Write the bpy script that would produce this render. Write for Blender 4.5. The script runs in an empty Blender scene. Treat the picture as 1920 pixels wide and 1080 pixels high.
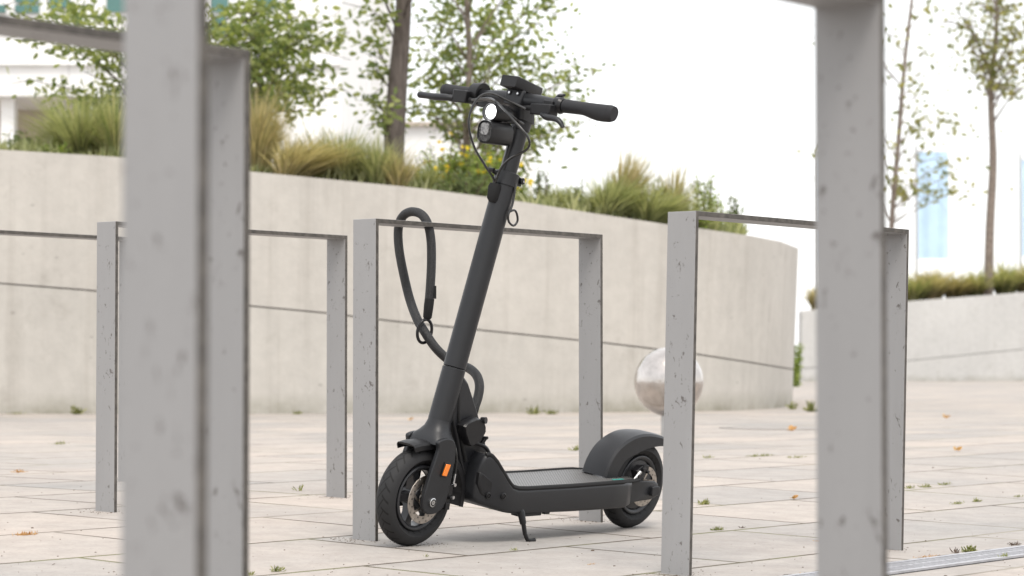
import bpy, bmesh, math, random
import numpy as np
from math import sin, cos, pi, radians, atan, atan2, tanh, hypot, sqrt
from mathutils import Vector, Matrix
random.seed(7); np.random.seed(7)
SC = bpy.context.scene
COL = SC.collection

# ------------------------------------------------------------------ camera
FPX = 4607.0                    # focal length in px of the 1920 px wide photograph
PITCH = atan(145 / FPX)
CAMZ = 0.45
cam_d = bpy.data.cameras.new('camera'); cam = bpy.data.objects.new('camera', cam_d); COL.objects.link(cam)
cam_d.sensor_width = 36; cam_d.lens = FPX / 1920 * 36
cam.location = (0, 0, CAMZ); cam.rotation_euler = (pi / 2 + PITCH, 0, 0)
cam_d.clip_start = .05; cam_d.clip_end = 3000
cam_d.dof.use_dof = True; cam_d.dof.focus_distance = 6.35; cam_d.dof.aperture_fstop = 6.8
SC.camera = cam
SC.render.engine = 'CYCLES'
SC.view_settings.view_transform = 'Standard'; SC.view_settings.look = 'None'
SC.view_settings.gamma = 1; SC.view_settings.use_curve_mapping = False
SC.view_settings.exposure = 0.80

# ------------------------------------------------------------------ world and sun (bright overcast)
SUN_EL, SUN_AZ = radians(60), radians(166)      # azimuth from +Y towards +X: high, in front of the subject
w = bpy.data.worlds.new('World'); SC.world = w; w.use_nodes = True
nt = w.node_tree; nt.nodes.clear()
out = nt.nodes.new('ShaderNodeOutputWorld'); mix = nt.nodes.new('ShaderNodeMixShader')
sky = nt.nodes.new('ShaderNodeTexSky'); sky.sky_type = 'NISHITA'; sky.sun_disc = False
sky.sun_elevation = SUN_EL; sky.sun_rotation = SUN_AZ; sky.dust_density = 4
b1 = nt.nodes.new('ShaderNodeBackground'); b1.inputs[1].default_value = .12
b2 = nt.nodes.new('ShaderNodeBackground'); b2.inputs[0].default_value = (1, .995, .985, 1); b2.inputs[1].default_value = 1.05
mix.inputs[0].default_value = .75
nt.links.new(sky.outputs[0], b1.inputs[0]); nt.links.new(b1.outputs[0], mix.inputs[1]); nt.links.new(b2.outputs[0], mix.inputs[2])
nt.links.new(mix.outputs[0], out.inputs[0])
sl = bpy.data.lights.new('sun', 'SUN'); sl.energy = 1.3; sl.angle = radians(22); sl.color = (1, .95, .88)
so = bpy.data.objects.new('sun', sl); COL.objects.link(so)
sd = Vector((sin(SUN_AZ) * cos(SUN_EL), cos(SUN_AZ) * cos(SUN_EL), sin(SUN_EL)))
so.rotation_euler = (-sd).to_track_quat('-Z', 'Y').to_euler()

# ------------------------------------------------------------------ surveying: where a sight line meets the depth Y or the ground
RC = np.array([[1, 0, 0], [0, cos(PITCH), -sin(PITCH)], [0, sin(PITCH), cos(PITCH)]])
CC = np.array([0, 0, CAMZ])
def ray(px, py): return RC @ np.array([(px - 960) / FPX, 1, (540 - py) / FPX])
def at(px, py, Y):
    r = ray(px, py); return Vector(CC + r * (Y / r[1]))
def G(x, y):
    q = .785 * x - .619 * y + 4.2
    return .0053 - .0528 * tanh(q / 1.6)
def ground(px, py):
    r = ray(px, py); lo, hi = .5, 400
    for _ in range(50):
        m = (lo + hi) / 2; p = CC + r * (m / r[1])
        if p[2] > G(p[0], p[1]): lo = m
        else: hi = m
    return Vector(CC + r * (lo / r[1]))
UD = Vector((.619, .785, 0)); WD = Vector((.785, -.619, 0))

# ------------------------------------------------------------------ materials
class NT:
    def __init__(s, m):
        s.m = m; s.t = m.node_tree
    def n(s, typ, **kw):
        x = s.t.nodes.new(typ)
        for k, v in kw.items(): setattr(x, k, v)
        return x
    def l(s, a, b): s.t.links.new(a, b)
    def math(s, op, a, b=None, clamp=False):
        x = s.n('ShaderNodeMath', operation=op, use_clamp=clamp)
        for i, v in enumerate((a, b)):
            if v is None: continue
            if isinstance(v, (int, float)): x.inputs[i].default_value = v
            else: s.l(v, x.inputs[i])
        return x.outputs[0]
    def noise(s, vec, scale, detail=4, rough=.55, dist=0):
        x = s.n('ShaderNodeTexNoise'); x.inputs['Scale'].default_value = scale; x.inputs['Detail'].default_value = detail
        x.inputs['Roughness'].default_value = rough; x.inputs['Distortion'].default_value = dist
        s.l(vec, x.inputs['Vector']); return x.outputs['Fac']
    def ramp(s, fac, stops):
        x = s.n('ShaderNodeValToRGB'); cr = x.color_ramp
        while len(cr.elements) < len(stops): cr.elements.new(.5)
        for e, (p, c) in zip(cr.elements, stops):
            e.position = p; e.color = (*c, 1) if len(c) == 3 else c
        s.l(fac, x.inputs[0]); return x.outputs[0]
    def mixc(s, fac, a, b, mode='MIX'):
        x = s.n('ShaderNodeMix', data_type='RGBA', blend_type=mode)
        for i, v in ((0, fac), (6, a), (7, b)):
            if isinstance(v, (int, float)): x.inputs[i].default_value = v
            elif isinstance(v, tuple): x.inputs[i].default_value = (*v, 1)
            else: s.l(v, x.inputs[i])
        return x.outputs[2]
    def bump(s, h, strength=.3, dist=.01):
        x = s.n('ShaderNodeBump'); x.inputs['Strength'].default_value = strength; x.inputs['Distance'].default_value = dist
        s.l(h, x.inputs['Height']); s.l(x.outputs[0], s.b.inputs['Normal'])
    def scale(s, vec, v):
        x = s.n('ShaderNodeMapping'); x.inputs['Scale'].default_value = v; s.l(vec, x.inputs[0]); return x.outputs[0]
def newmat(name, color=(.5, .5, .5), rough=.6, metal=0, spec=.5):
    m = bpy.data.materials.new(name); m.use_nodes = True
    N = NT(m); N.b = m.node_tree.nodes['Principled BSDF']
    N.b.inputs['Base Color'].default_value = (*color, 1); N.b.inputs['Roughness'].default_value = rough
    N.b.inputs['Metallic'].default_value = metal; N.b.inputs['Specular IOR Level'].default_value = spec
    tc = N.n('ShaderNodeTexCoord'); N.obj = tc.outputs['Object']
    g = N.n('ShaderNodeNewGeometry'); N.pos = g.outputs['Position']; N.geo = g
    return m, N
def varied(name, color, rough=.5, metal=0, spec=.5, amt=.25, sc=30, bump=.05, bsc=200, bd=.001):
    m, N = newmat(name, color, rough, metal, spec)
    f = N.noise(N.obj, sc, 5)
    c = N.ramp(f, [(.3, tuple(x * (1 - amt) for x in color)), (.7, tuple(min(1, x * (1 + amt)) for x in color))])
    N.l(c, N.b.inputs['Base Color'])
    rr = N.math('ADD', N.math('MULTIPLY', f, .2), rough - .1); N.l(rr, N.b.inputs['Roughness'])
    if bump: N.bump(N.noise(N.obj, bsc, 3), bump, bd)
    return m
MAT = {}
MAT['frame'] = varied('scooter_paint', (.0115, .0122, .0142), .42, 0, .4, .10, 14, .12, 900, .0004)
MAT['frame_dark'] = varied('dark_plastic', (.009, .009, .010), .45, 0, .35, .15, 40, .1, 600, .0004)
MAT['rubber'] = varied('rubber', (.012, .012, .0125), .7, 0, .25, .2, 60, .15, 700, .0006)
MAT['grip'] = varied('grip_rubber', (.016, .016, .018), .62, 0, .35, .15, 50, .3, 900, .0006)
MAT['gloss'] = varied('gloss_black', (.008, .008, .009), .32, 0, .35, .1, 40, 0)
MAT['cable'] = varied('cable_sheath', (.012, .012, .012), .25, 0, .55, .1, 40, 0)
MAT['steel'] = varied('brake_steel', (.42, .38, .34), .36, 1, .5, .15, 120, .05)
MAT['bolt'] = varied('bolt_steel', (.55, .55, .55), .25, 1, .5, .1, 100, 0)
MAT['rim'] = varied('rim_paint', (.03, .031, .034), .35, .2, .5, .15, 40, 0)
MAT['teal'] = varied('teal_print', (.05, .35, .30), .5)
MAT['screen'] = varied('display_glass', (.02, .02, .022), .08, 0, .6, .05, 10, 0)
m, N = newmat('headlamp_light', (1, 1, 1), .2); N.b.inputs['Emission Color'].default_value = (1, 1, 1, 1); N.b.inputs['Emission Strength'].default_value = 3; MAT['lamp'] = m
m, N = newmat('lamp_glass', (.1, .1, .1), .2, 0, .6)
br = N.n('ShaderNodeTexVoronoi'); br.inputs['Scale'].default_value = 260; N.l(N.obj, br.inputs[0])
N.l(N.ramp(br.outputs['Distance'], [(.2, (.06, .06, .065)), (.6, (.22, .22, .22))]), N.b.inputs['Base Color']); MAT['glass_box'] = m
m, N = newmat('speaker_mesh', (.03, .03, .03), .5)
br = N.n('ShaderNodeTexVoronoi'); br.inputs['Scale'].default_value = 420; N.l(N.obj, br.inputs[0])
N.l(N.ramp(br.outputs['Distance'], [(.25, (.18, .18, .18)), (.4, (.012, .012, .012))]), N.b.inputs['Base Color']); MAT['mesh'] = m
m, N = newmat('amber_reflector', (.80, .20, .008), .12, 0, .8)
vo = N.n('ShaderNodeTexVoronoi'); vo.inputs['Scale'].default_value = 500; N.l(N.obj, vo.inputs[0]); N.bump(vo.outputs['Distance'], .5, .001)
MAT['amber'] = m

# deck mat: dark rubber with raised dots
m, N = newmat('deck_mat', (.10, .10, .10), .42, 0, .6)
sx = N.n('ShaderNodeSeparateXYZ'); N.l(N.obj, sx.inputs[0])
def dots(N, sx, sy, pitch, off):
    fx = N.math('SUBTRACT', N.math('FRACT', N.math('ADD', N.math('DIVIDE', sx, pitch), off)), .5)
    fy = N.math('SUBTRACT', N.math('FRACT', N.math('ADD', N.math('DIVIDE', sy, pitch), off)), .5)
    return N.math('SQRT', N.math('ADD', N.math('MULTIPLY', fx, fx), N.math('MULTIPLY', fy, fy)))
dd = N.math('MINIMUM', dots(N, sx.outputs[0], sx.outputs[1], .0105, 0), dots(N, sx.outputs[0], sx.outputs[1], .0105, .5))
hh = N.ramp(dd, [(.14, (0, 0, 0)), (.24, (1, 1, 1))])
N.l(N.mixc(hh, (.012, .012, .013), (.115, .112, .108)), N.b.inputs['Base Color']); N.bump(hh, .6, .002)
MAT['mat'] = m

# tyre with chevron grooves across the crown
m, N = newmat('tyre_rubber', (.022, .022, .023), .68, 0, .35)
sx = N.n('ShaderNodeSeparateXYZ'); N.l(N.obj, sx.inputs[0])
ang = N.math('ARCTAN2', sx.outputs[2], sx.outputs[0])
ay = N.math('ABSOLUTE', sx.outputs[1])
ph = N.math('FRACT', N.math('ADD', N.math('MULTIPLY', ang, 26 / (2 * pi)), N.math('MULTIPLY', sx.outputs[1], 38)))
g1 = N.math('LESS_THAN', N.math('ABSOLUTE', N.math('SUBTRACT', ph, .5)), .10)
ph2 = N.math('FRACT', N.math('SUBTRACT', N.math('MULTIPLY', ang, 26 / (2 * pi)), N.math('MULTIPLY', sx.outputs[1], 55)))
g2 = N.math('LESS_THAN', N.math('ABSOLUTE', N.math('SUBTRACT', ph2, .5)), .09)
g1 = N.math('MULTIPLY', g1, N.math('GREATER_THAN', ay, .004)); g1 = N.math('MULTIPLY', g1, N.math('LESS_THAN', ay, .021))
g2 = N.math('MULTIPLY', g2, N.math('LESS_THAN', ay, .010))
gr = N.math('MAXIMUM', g1, g2)
N.l(N.mixc(gr, (.017, .017, .018), (.003, .003, .003)), N.b.inputs['Base Color'])
N.bump(N.math('SUBTRACT', 1, gr), .8, .003)
MAT['tyre'] = m

# braided sleeve
m, N = newmat('braided_sleeve', (.018, .018, .02), .55, 0, .5)
br = N.n('ShaderNodeTexVoronoi'); br.inputs['Scale'].default_value = 420; N.l(N.obj, br.inputs[0])
N.l(N.ramp(br.outputs['Distance'], [(.1, (.030, .030, .033)), (.6, (.004, .004, .004))]), N.b.inputs['Base Color'])
N.bump(br.outputs['Distance'], .6, .0015); MAT['braid'] = m

# painted flat steel of the stands
def paint_mat(name, base, chips):
    m, N = newmat(name, base, .5, 0, .45)
    big = N.noise(N.scale(N.obj, (6, 6, 1.2)), 1.0, 5, .6)
    c = N.ramp(big, [(.3, tuple(x * .88 for x in base)), (.72, tuple(x * 1.06 for x in base))])
    ch = N.noise(N.scale(N.obj, (80, 80, 42)), 1.0, 8, .72, .5)
    reg = N.noise(N.obj, 6.5, 3)
    thr = N.math('ADD', ch, N.math('MULTIPLY', reg, .28))
    mk = N.ramp(thr, [(chips, (0, 0, 0)), (chips + .012, (1, 1, 1))])
    c2 = N.mixc(mk, c, (.115, .105, .10))
    sp = N.noise(N.obj, 210, 2, .6); mk2 = N.ramp(sp, [(.70, (0, 0, 0)), (.73, (1, 1, 1))])
    c3 = N.mixc(N.math('MULTIPLY', mk2, .6), c2, (.2, .19, .185))
    sm = N.ramp(N.noise(N.scale(N.obj, (9, 9, 5)), 1.3, 3, .5), [(.60, (0, 0, 0)), (.74, (1, 1, 1))])
    c4 = N.mixc(N.math('MULTIPLY', sm, .13), c3, (.16, .155, .15))
    N.l(c4, N.b.inputs['Base Color']); N.l(N.math('ADD', N.math('MULTIPLY', big, .25), .38), N.b.inputs['Roughness'])
    N.bump(N.math('ADD', N.math('MULTIPLY', N.noise(N.obj, 55, 5), .5), N.math('MULTIPLY', mk, -.6)), .25, .0015)
    return m
MAT['paint'] = paint_mat('grey_stand_paint', (.282, .280, .281), .765)
MAT['edge'] = varied('weathered_steel_edge', (.075, .068, .060), .65, .1, .4, .45, 60, .3, 160, .001)

# concrete of the planter walls
def concrete(name, base, streak=1.0, bugs=.5):
    m, N = newmat(name, base, .85, 0, .3)
    a = N.noise(N.pos, .55, 6, .62); b = N.noise(N.scale(N.pos, (5, 5, .35)), 1.0, 5, .6); c = N.noise(N.pos, 9, 6, .65)
    col = N.ramp(N.math('ADD', N.math('MULTIPLY', a, .6), N.math('MULTIPLY', b, .4 * streak)), [(.33, tuple(x * .80 for x in base)), (.62, tuple(x * 1.05 for x in base))])
    col = N.mixc(.35, col, N.ramp(c, [(.3, tuple(x * .8 for x in base)), (.7, tuple(x * 1.12 for x in base))]))
    hol = N.n('ShaderNodeTexVoronoi'); hol.inputs['Scale'].default_value = 3.2; N.l(N.scale(N.pos, (1, 1, 1.6)), hol.inputs[0])
    spot = N.ramp(N.math('ADD', hol.outputs['Distance'], N.math('MULTIPLY', N.noise(N.pos, 12, 3), .12)), [(.10, (1, 1, 1)), (.135, (0, 0, 0))])
    col = N.mixc(N.math('MULTIPLY', spot, bugs), col, tuple(x * .5 for x in base))
    drip = N.ramp(N.noise(N.scale(N.pos, (7, 7, .12)), 1.0, 4, .7), [(.52, (0, 0, 0)), (.70, (1, 1, 1))])
    col = N.mixc(N.math('MULTIPLY', drip, .20 * streak), col, (.20, .175, .145))
    sz = N.n('ShaderNodeSeparateXYZ'); N.l(N.pos, sz.inputs[0])
    foot = N.math('MULTIPLY', N.math('SUBTRACT', 1, N.math('MULTIPLY', N.math('SUBTRACT', sz.outputs[2], .05), 5.5, True), True), N.ramp(N.noise(N.pos, 2.3, 5, .7), [(.35, (.1, .1, .1)), (.65, (1, 1, 1))]))
    col = N.mixc(N.math('MULTIPLY', foot, .75), col, (.17, .165, .11))
    blot = N.ramp(N.noise(N.pos, 2.6, 6, .7), [(.58, (0, 0, 0)), (.70, (1, 1, 1))])
    col = N.mixc(N.math('MULTIPLY', blot, .30), col, (.26, .24, .21))
    N.l(col, N.b.inputs['Base Color']); N.bump(N.noise(N.pos, 30, 6), .25, .01)
    return m
MAT['wall'] = concrete('planter_concrete', (.48, .457, .42))
MAT['wall_base'] = concrete('planter_concrete_base', (.47, .45, .415))
MAT['wall_far'] = concrete('far_concrete', (.55, .545, .53), .4, .2)
MAT['joint'] = varied('joint_shadow_gap', (.10, .09, .08), .9)
MAT['soil'] = varied('soil', (.07, .05, .035), .95, 0, .2, .4, 20, .5, 60, .02)

# paving slabs
m, N = newmat('paving_slabs', (.45, .4, .36), .8, 0, .35)
sp = N.n('ShaderNodeSeparateXYZ'); N.l(N.pos, sp.inputs[0])
wob = N.math('MULTIPLY', N.math('SUBTRACT', N.noise(N.pos, 5, 3), .5), .006)
u = N.math('ADD', N.math('MULTIPLY', sp.outputs[0], .619), N.math('MULTIPLY', sp.outputs[1], .785))
v = N.math('SUBTRACT', N.math('MULTIPLY', sp.outputs[0], .785), N.math('MULTIPLY', sp.outputs[1], .619))
cb = N.n('ShaderNodeCombineXYZ'); N.l(N.math('ADD', N.math('SUBTRACT', u, 4.6), wob), cb.inputs[0]); N.l(N.math('ADD', N.math('ADD', v, 3.76), wob), cb.inputs[1])
bk = N.n('ShaderNodeTexBrick'); bk.offset = .5; bk.offset_frequency = 2; bk.squash = 1
bk.inputs['Scale'].default_value = 1; bk.inputs['Mortar Size'].default_value = .0085; bk.inputs['Mortar Smooth'].default_value = .35
bk.inputs['Brick Width'].default_value = .77; bk.inputs['Row Height'].default_value = .53; bk.inputs['Bias'].default_value = 0
bk.inputs['Color1'].default_value = (.325, .312, .295, 1); bk.inputs['Color2'].default_value = (.405, .368, .332, 1)
bk.inputs['Mortar'].default_value = (.075, .06, .042, 1); N.l(cb.outputs[0], bk.inputs['Vector'])
big = N.noise(N.pos, .9, 5, .6); fine = N.noise(N.pos, 95, 6, .75); med = N.noise(N.pos, 11, 5, .65)
col = N.mixc(1.0, bk.outputs['Color'], N.ramp(big, [(.3, (.86, .87, .88)), (.7, (1.08, 1.03, 1.0))]), 'MULTIPLY')
col = N.mixc(1.0, col, N.ramp(fine, [(.28, (.72, .70, .68)), (.42, (.98, .98, .98)), (.75, (1.14, 1.13, 1.12))]), 'MULTIPLY')
col = N.mixc(1.0, col, N.ramp(med, [(.3, (.86, .85, .85)), (.65, (1.04, 1.04, 1.04))]), 'MULTIPLY')
spk = N.n('ShaderNodeTexVoronoi'); spk.inputs['Scale'].default_value = 42; N.l(N.pos, spk.inputs[0])
sm = N.ramp(N.math('ADD', spk.outputs['Distance'], N.math('MULTIPLY', N.noise(N.pos, 3, 2), .12)), [(.115, (1, 1, 1)), (.15, (0, 0, 0))])
col = N.mixc(N.math('MULTIPLY', sm, .4), col, (.15, .12, .10))
# moss and dirt in some joints
ms = N.math('MULTIPLY', bk.outputs['Fac'], N.ramp(N.noise(N.pos, 1.7, 3), [(.48, (0, 0, 0)), (.6, (1, 1, 1))]))
col = N.mixc(N.math('MULTIPLY', ms, .6), col, (.16, .17, .06))
# worn joints: filled pale sand in places
fl = N.math('MULTIPLY', bk.outputs['Fac'], N.ramp(N.noise(N.pos, 1.1, 3), [(.33, (1, 1, 1)), (.46, (0, 0, 0))]))
col = N.mixc(N.math('MULTIPLY', fl, .7), col, (.33, .30, .26))
N.l(col, N.b.inputs['Base Color'])
N.bump(N.math('ADD', N.math('SUBTRACT', N.math('MULTIPLY', fine, .12), N.math('MULTIPLY', bk.outputs['Fac'], 1.0)), N.math('MULTIPLY', med, .3)), .5, .004)
MAT['paving'] = m

def leafmat(name, c1, c2, trans=.5):
    m, N = newmat(name, c1, .55, 0, .35)
    a = N.n('ShaderNodeNewGeometry'); f = a.outputs['Random Per Island']
    col = N.ramp(f, [(0, c1), (.6, tuple((p + q) / 2 for p, q in zip(c1, c2))), (1, c2)])
    N.l(col, N.b.inputs['Base Color'])
    tr = N.n('ShaderNodeBsdfTranslucent'); N.l(N.mixc(1.0, col, (1.5, 1.5, .9), 'MULTIPLY'), tr.inputs[0])
    mx = N.n('ShaderNodeMixShader'); mx.inputs[0].default_value = trans
    N.l(N.b.outputs[0], mx.inputs[1]); N.l(tr.outputs[0], mx.inputs[2])
    N.l(mx.outputs[0], N.t.nodes['Material Output'].inputs[0])
    return m
MAT['leaf'] = leafmat('tree_leaf', (.11, .155, .055), (.34, .37, .14))
MAT['leaf_sparse'] = leafmat('tree_leaf_pale', (.12, .14, .05), (.30, .28, .10))
MAT['leaf_dark'] = leafmat('dark_leaf', (.08, .12, .045), (.24, .28, .12), .35)
MAT['leaf_pale'] = leafmat('variegated_leaf', (.35, .42, .18), (.6, .62, .35), .4)
MAT['leaf_weed'] = leafmat('weed_leaf', (.13, .20, .04), (.36, .42, .12), .45)
MAT['weed'] = leafmat('joint_weed', (.11, .13, .045), (.36, .36, .16), .4)
MAT['yellow'] = leafmat('yellow_petal', (.75, .55, .02), (.85, .7, .05), .4)
MAT['grass_green'] = leafmat('grass_green', (.17, .20, .09), (.47, .47, .27), .4)
MAT['grass_tan'] = leafmat('grass_tan', (.22, .20, .09), (.58, .49, .31), .4)
MAT['grass_mix'] = leafmat('grass_mixed', (.17, .21, .08), (.52, .48, .27), .4)
MAT['dry'] = leafmat('dry_leaf', (.40, .20, .07), (.58, .38, .17), .2)
MAT['twig'] = varied('dry_twig', (.10, .07, .05), .8)
m, N = newmat('bark', (.1, .08, .07), .9, 0, .2)
bb = N.noise(N.scale(N.obj, (30, 30, 5)), 1.0, 6, .7)
N.l(N.ramp(bb, [(.3, (.055, .045, .04)), (.7, (.165, .14, .125))]), N.b.inputs['Base Color']); N.bump(bb, .7, .01); MAT['bark'] = m
MAT['bark_pale'] = varied('bark_pale', (.20, .165, .14), .9, 0, .2, .35, 15, .5, 30, .01)
MAT['white'] = varied('white_render', (.80, .80, .79), .7, 0, .3, .04, 1, 0)
MAT['white_grey'] = varied('pale_grey_render', (.62, .62, .61), .7, 0, .3, .05, 1, 0)
MAT['beige'] = varied('beige_stone', (.45, .39, .33), .8, 0, .3, .1, 2, 0)
MAT['glass_green'] = varied('green_window_glass', (.07, .17, .155), .12, 0, .6, .15, .6, 0)
MAT['flag'] = varied('pale_blue_banner', (.50, .66, .82), .8, 0, .2, .10, 1.2, 0)
MAT['galv'] = varied('galvanised_grating', (.36, .36, .38), .45, .3, .5, .12, 30, .1)
MAT['dark_pit'] = varied('drain_channel', (.05, .05, .05), .9)
m, N = newmat('brushed_steel_ball', (.54, .50, .47), .2, 1)
nn = N.noise(N.scale(N.obj, (3, 3, 8)), 2.0, 5, .6); N.l(N.math('ADD', N.math('MULTIPLY', nn, .28), .05), N.b.inputs['Roughness'])
N.bump(N.math('ADD', N.noise(N.obj, 7, 3, .6), N.math('MULTIPLY', N.noise(N.obj, 24, 4, .7), .35)), .45, .012)
N.l(N.ramp(N.noise(N.obj, 11, 5, .7), [(.35, (.44, .41, .385)), (.65, (.60, .56, .53))]), N.b.inputs['Base Color']); MAT['ball'] = m
MAT['pole'] = varied('steel_pole', (.42, .42, .42), .35, .7, .5, .1, 20, 0)

# ------------------------------------------------------------------ mesh helpers
def link(name, bm, mat, parent=None, smooth=True, bevel=0, angle=40):
    me = bpy.data.meshes.new(name); bmesh.ops.recalc_face_normals(bm, faces=bm.faces)
    bm.to_mesh(me); bm.free()
    for mm in (mat if isinstance(mat, (list, tuple)) else [mat]): me.materials.append(MAT[mm])
    o = bpy.data.objects.new(name, me); COL.objects.link(o)
    if parent: o.parent = parent
    if smooth:
        for p in me.polygons: p.use_smooth = True
        me.set_sharp_from_angle(angle=radians(angle))
    if bevel:
        b = o.modifiers.new('bevel', 'BEVEL'); b.width = bevel; b.segments = 2; b.limit_method = 'ANGLE'; b.angle_limit = radians(35)
    return o
def pyd(name, verts, faces, mat, parent=None, smooth=False):
    me = bpy.data.meshes.new(name); me.from_pydata(verts, [], faces); me.materials.append(MAT[mat])
    if smooth:
        for p in me.polygons: p.use_smooth = True
    o = bpy.data.objects.new(name, me); COL.objects.link(o)
    if parent: o.parent = parent
    return o
def tag(o, label=None, cat=None, group=None, kind=None):
    if label: o['label'] = label
    if cat: o['category'] = cat
    if group: o['group'] = group
    if kind: o['kind'] = kind
    return o
def empty(name, loc=(0, 0, 0)):
    o = bpy.data.objects.new(name, None); COL.objects.link(o); o.location = loc; o.empty_display_size = .1; return o
def spline(pts, n=8):
    P = [Vector(p) for p in pts]; P = [P[0] * 2 - P[1]] + P + [P[-1] * 2 - P[-2]]; o = []
    for i in range(1, len(P) - 2):
        for k in range(n):
            t = k / n; a, b, c, d = P[i - 1], P[i], P[i + 1], P[i + 2]
            o.append(.5 * ((2 * b) + (c - a) * t + (2 * a - 5 * b + 4 * c - d) * t * t + (3 * b - a - 3 * c + d) * t ** 3))
    o.append(P[-2]); return o
def tube(bm, pts, r, seg=10, cap=True, sy=1.0):
    P = [Vector(p) for p in pts]; n = len(P)
    R = r if isinstance(r, (list, tuple)) else [r] * n
    if len(R) != n: R = [R[min(len(R) - 1, int(i / (n - 1) * (len(R) - 1)))] * (1 - (i / (n - 1) * (len(R) - 1)) % 1) + R[min(len(R) - 1, int(i / (n - 1) * (len(R) - 1)) + 1)] * ((i / (n - 1) * (len(R) - 1)) % 1) for i in range(n)]
    rings = []; up = None
    for i in range(n):
        t = (P[min(i + 1, n - 1)] - P[max(i - 1, 0)]).normalized()
        if up is None:
            up = Vector((0, 0, 1)) if abs(t.z) < .9 else Vector((1, 0, 0))
        a = t.cross(up).normalized(); up = a.cross(t).normalized()
        rings.append([bm.verts.new(P[i] + (a * cos(2 * pi * k / seg) + up * sin(2 * pi * k / seg) * sy) * R[i]) for k in range(seg)])
    for i in range(n - 1):
        for k in range(seg):
            bm.faces.new((rings[i][k], rings[i][(k + 1) % seg], rings[i + 1][(k + 1) % seg], rings[i + 1][k]))
    if cap:
        bm.faces.new(rings[0][::-1]); bm.faces.new(rings[-1])
    return bm
def loft(bm, rings, cap=True, closed=False):
    R = [[bm.verts.new(p) for p in r] for r in rings]; n = len(R[0])
    for i in range(len(R) - (0 if closed else 1)):
        a, b = R[i], R[(i + 1) % len(R)]
        for k in range(n): bm.faces.new((a[k], a[(k + 1) % n], b[(k + 1) % n], b[k]))
    if cap and not closed: bm.faces.new(R[0][::-1]); bm.faces.new(R[-1])
    return bm
def box(bm, c, s, rot=None):
    M = Matrix.Translation(Vector(c)) @ ((rot or Matrix()).to_4x4()) @ Matrix.Diagonal((*s, 1))
    bmesh.ops.create_cube(bm, size=1, matrix=M); return bm
def prism(bm, pts, y0, y1):           # outline in XZ, thickness in Y
    a = [bm.verts.new((x, y0, z)) for x, z in pts]; b = [bm.verts.new((x, y1, z)) for x, z in pts]; n = len(pts)
    for k in range(n): bm.faces.new((a[k], a[(k + 1) % n], b[(k + 1) % n], b[k]))
    bm.faces.new(a[::-1]); bm.faces.new(b); return bm
def rrect(hy, hz, r, n=4):            # rounded rectangle outline, (a, b) pairs
    o = []
    for cx, cz, a0 in ((hy - r, hz - r, 0), (-hy + r, hz - r, 90), (-hy + r, -hz + r, 180), (hy - r, -hz + r, 270)):
        for k in range(n + 1):
            a = radians(a0 + 90 * k / n); o.append((cx + r * cos(a), cz + r * sin(a)))
    return o
def lathe_y(bm, prof, seg=72):        # profile (radius, y) closed ring around the Y axis
    rings = [[Vector((r * cos(2 * pi * i / seg), y, r * sin(2 * pi * i / seg))) for r, y in prof] for i in range(seg)]
    return loft(bm, rings, closed=True)
def smoothpoly(pts, n=4):
    P = [Vector((x, 0, z)) for x, z in pts]; P = [P[-1]] + P + P[:2]; o = []
    for i in range(1, len(P) - 2):
        for k in range(n):
            t = k / n; a, b, c, d = P[i - 1], P[i], P[i + 1], P[i + 2]
            q = .5 * ((2 * b) + (c - a) * t + (2 * a - 5 * b + 4 * c - d) * t * t + (3 * b - a - 3 * c + d) * t ** 3)
            o.append((q.x, q.z))
    return o

# ------------------------------------------------------------------ ground
def axis(lo, hi, f, c0, c1):
    a = list(np.arange(c0, c1, f)); x = c1; s = f
    while x < hi: a.append(x); s *= 1.35; x += s
    a.append(hi); x = c0; s = f; b = []
    while x > lo: s *= 1.35; x -= s; b.append(max(x, lo))
    return sorted(set(b + a))
xs = axis(-900, 900, .35, -8, 8); ys = axis(-60, 1500, .35, 0, 26)
vv = [(x, y, G(x, y)) for y in ys for x in xs]; nx = len(xs)
ff = [(j * nx + i, j * nx + i + 1, (j + 1) * nx + i + 1, (j + 1) * nx + i) for j in range(len(ys) - 1) for i in range(nx - 1)]
tag(pyd('pavement', vv, ff, 'paving', smooth=True), kind='structure')
bm = bmesh.new()
for i in range(480):
    px, py = random.uniform(-20, 1940), 1090 - 250 * random.random() ** 1.6
    p = ground(px, py); s = random.uniform(.0006, .0020) * (1.9 if random.random() < .05 else 1)
    q = p + Vector((0, 0, s * .3))
    bmesh.ops.create_icosphere(bm, subdivisions=1, radius=s, matrix=Matrix.Translation(q) @ Matrix.Diagonal((random.uniform(.7, 1.6), random.uniform(.7, 1.6), .6, 1)))
for cx, cy in ((-.40, 6.28), (.22, 7.05), (.37, 5.58), (.98, 6.35), (-1.17, 6.98), (-.56, 7.76), (-.24, 6.19)):
    for i in range(70):
        q = Vector((cx + random.gauss(0, .045), cy + random.gauss(0, .045), 0)); q.z = G(q.x, q.y) + .0004; s = random.uniform(.0006, .0017)
        bmesh.ops.create_icosphere(bm, subdivisions=1, radius=s, matrix=Matrix.Translation(q) @ Matrix.Diagonal((random.uniform(.7, 2.2), random.uniform(.7, 2.2), .6, 1)))
tag(link('grit', bm, 'twig'), 'dark grit and crumbs scattered over the paving', 'grit', kind='stuff')

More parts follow.
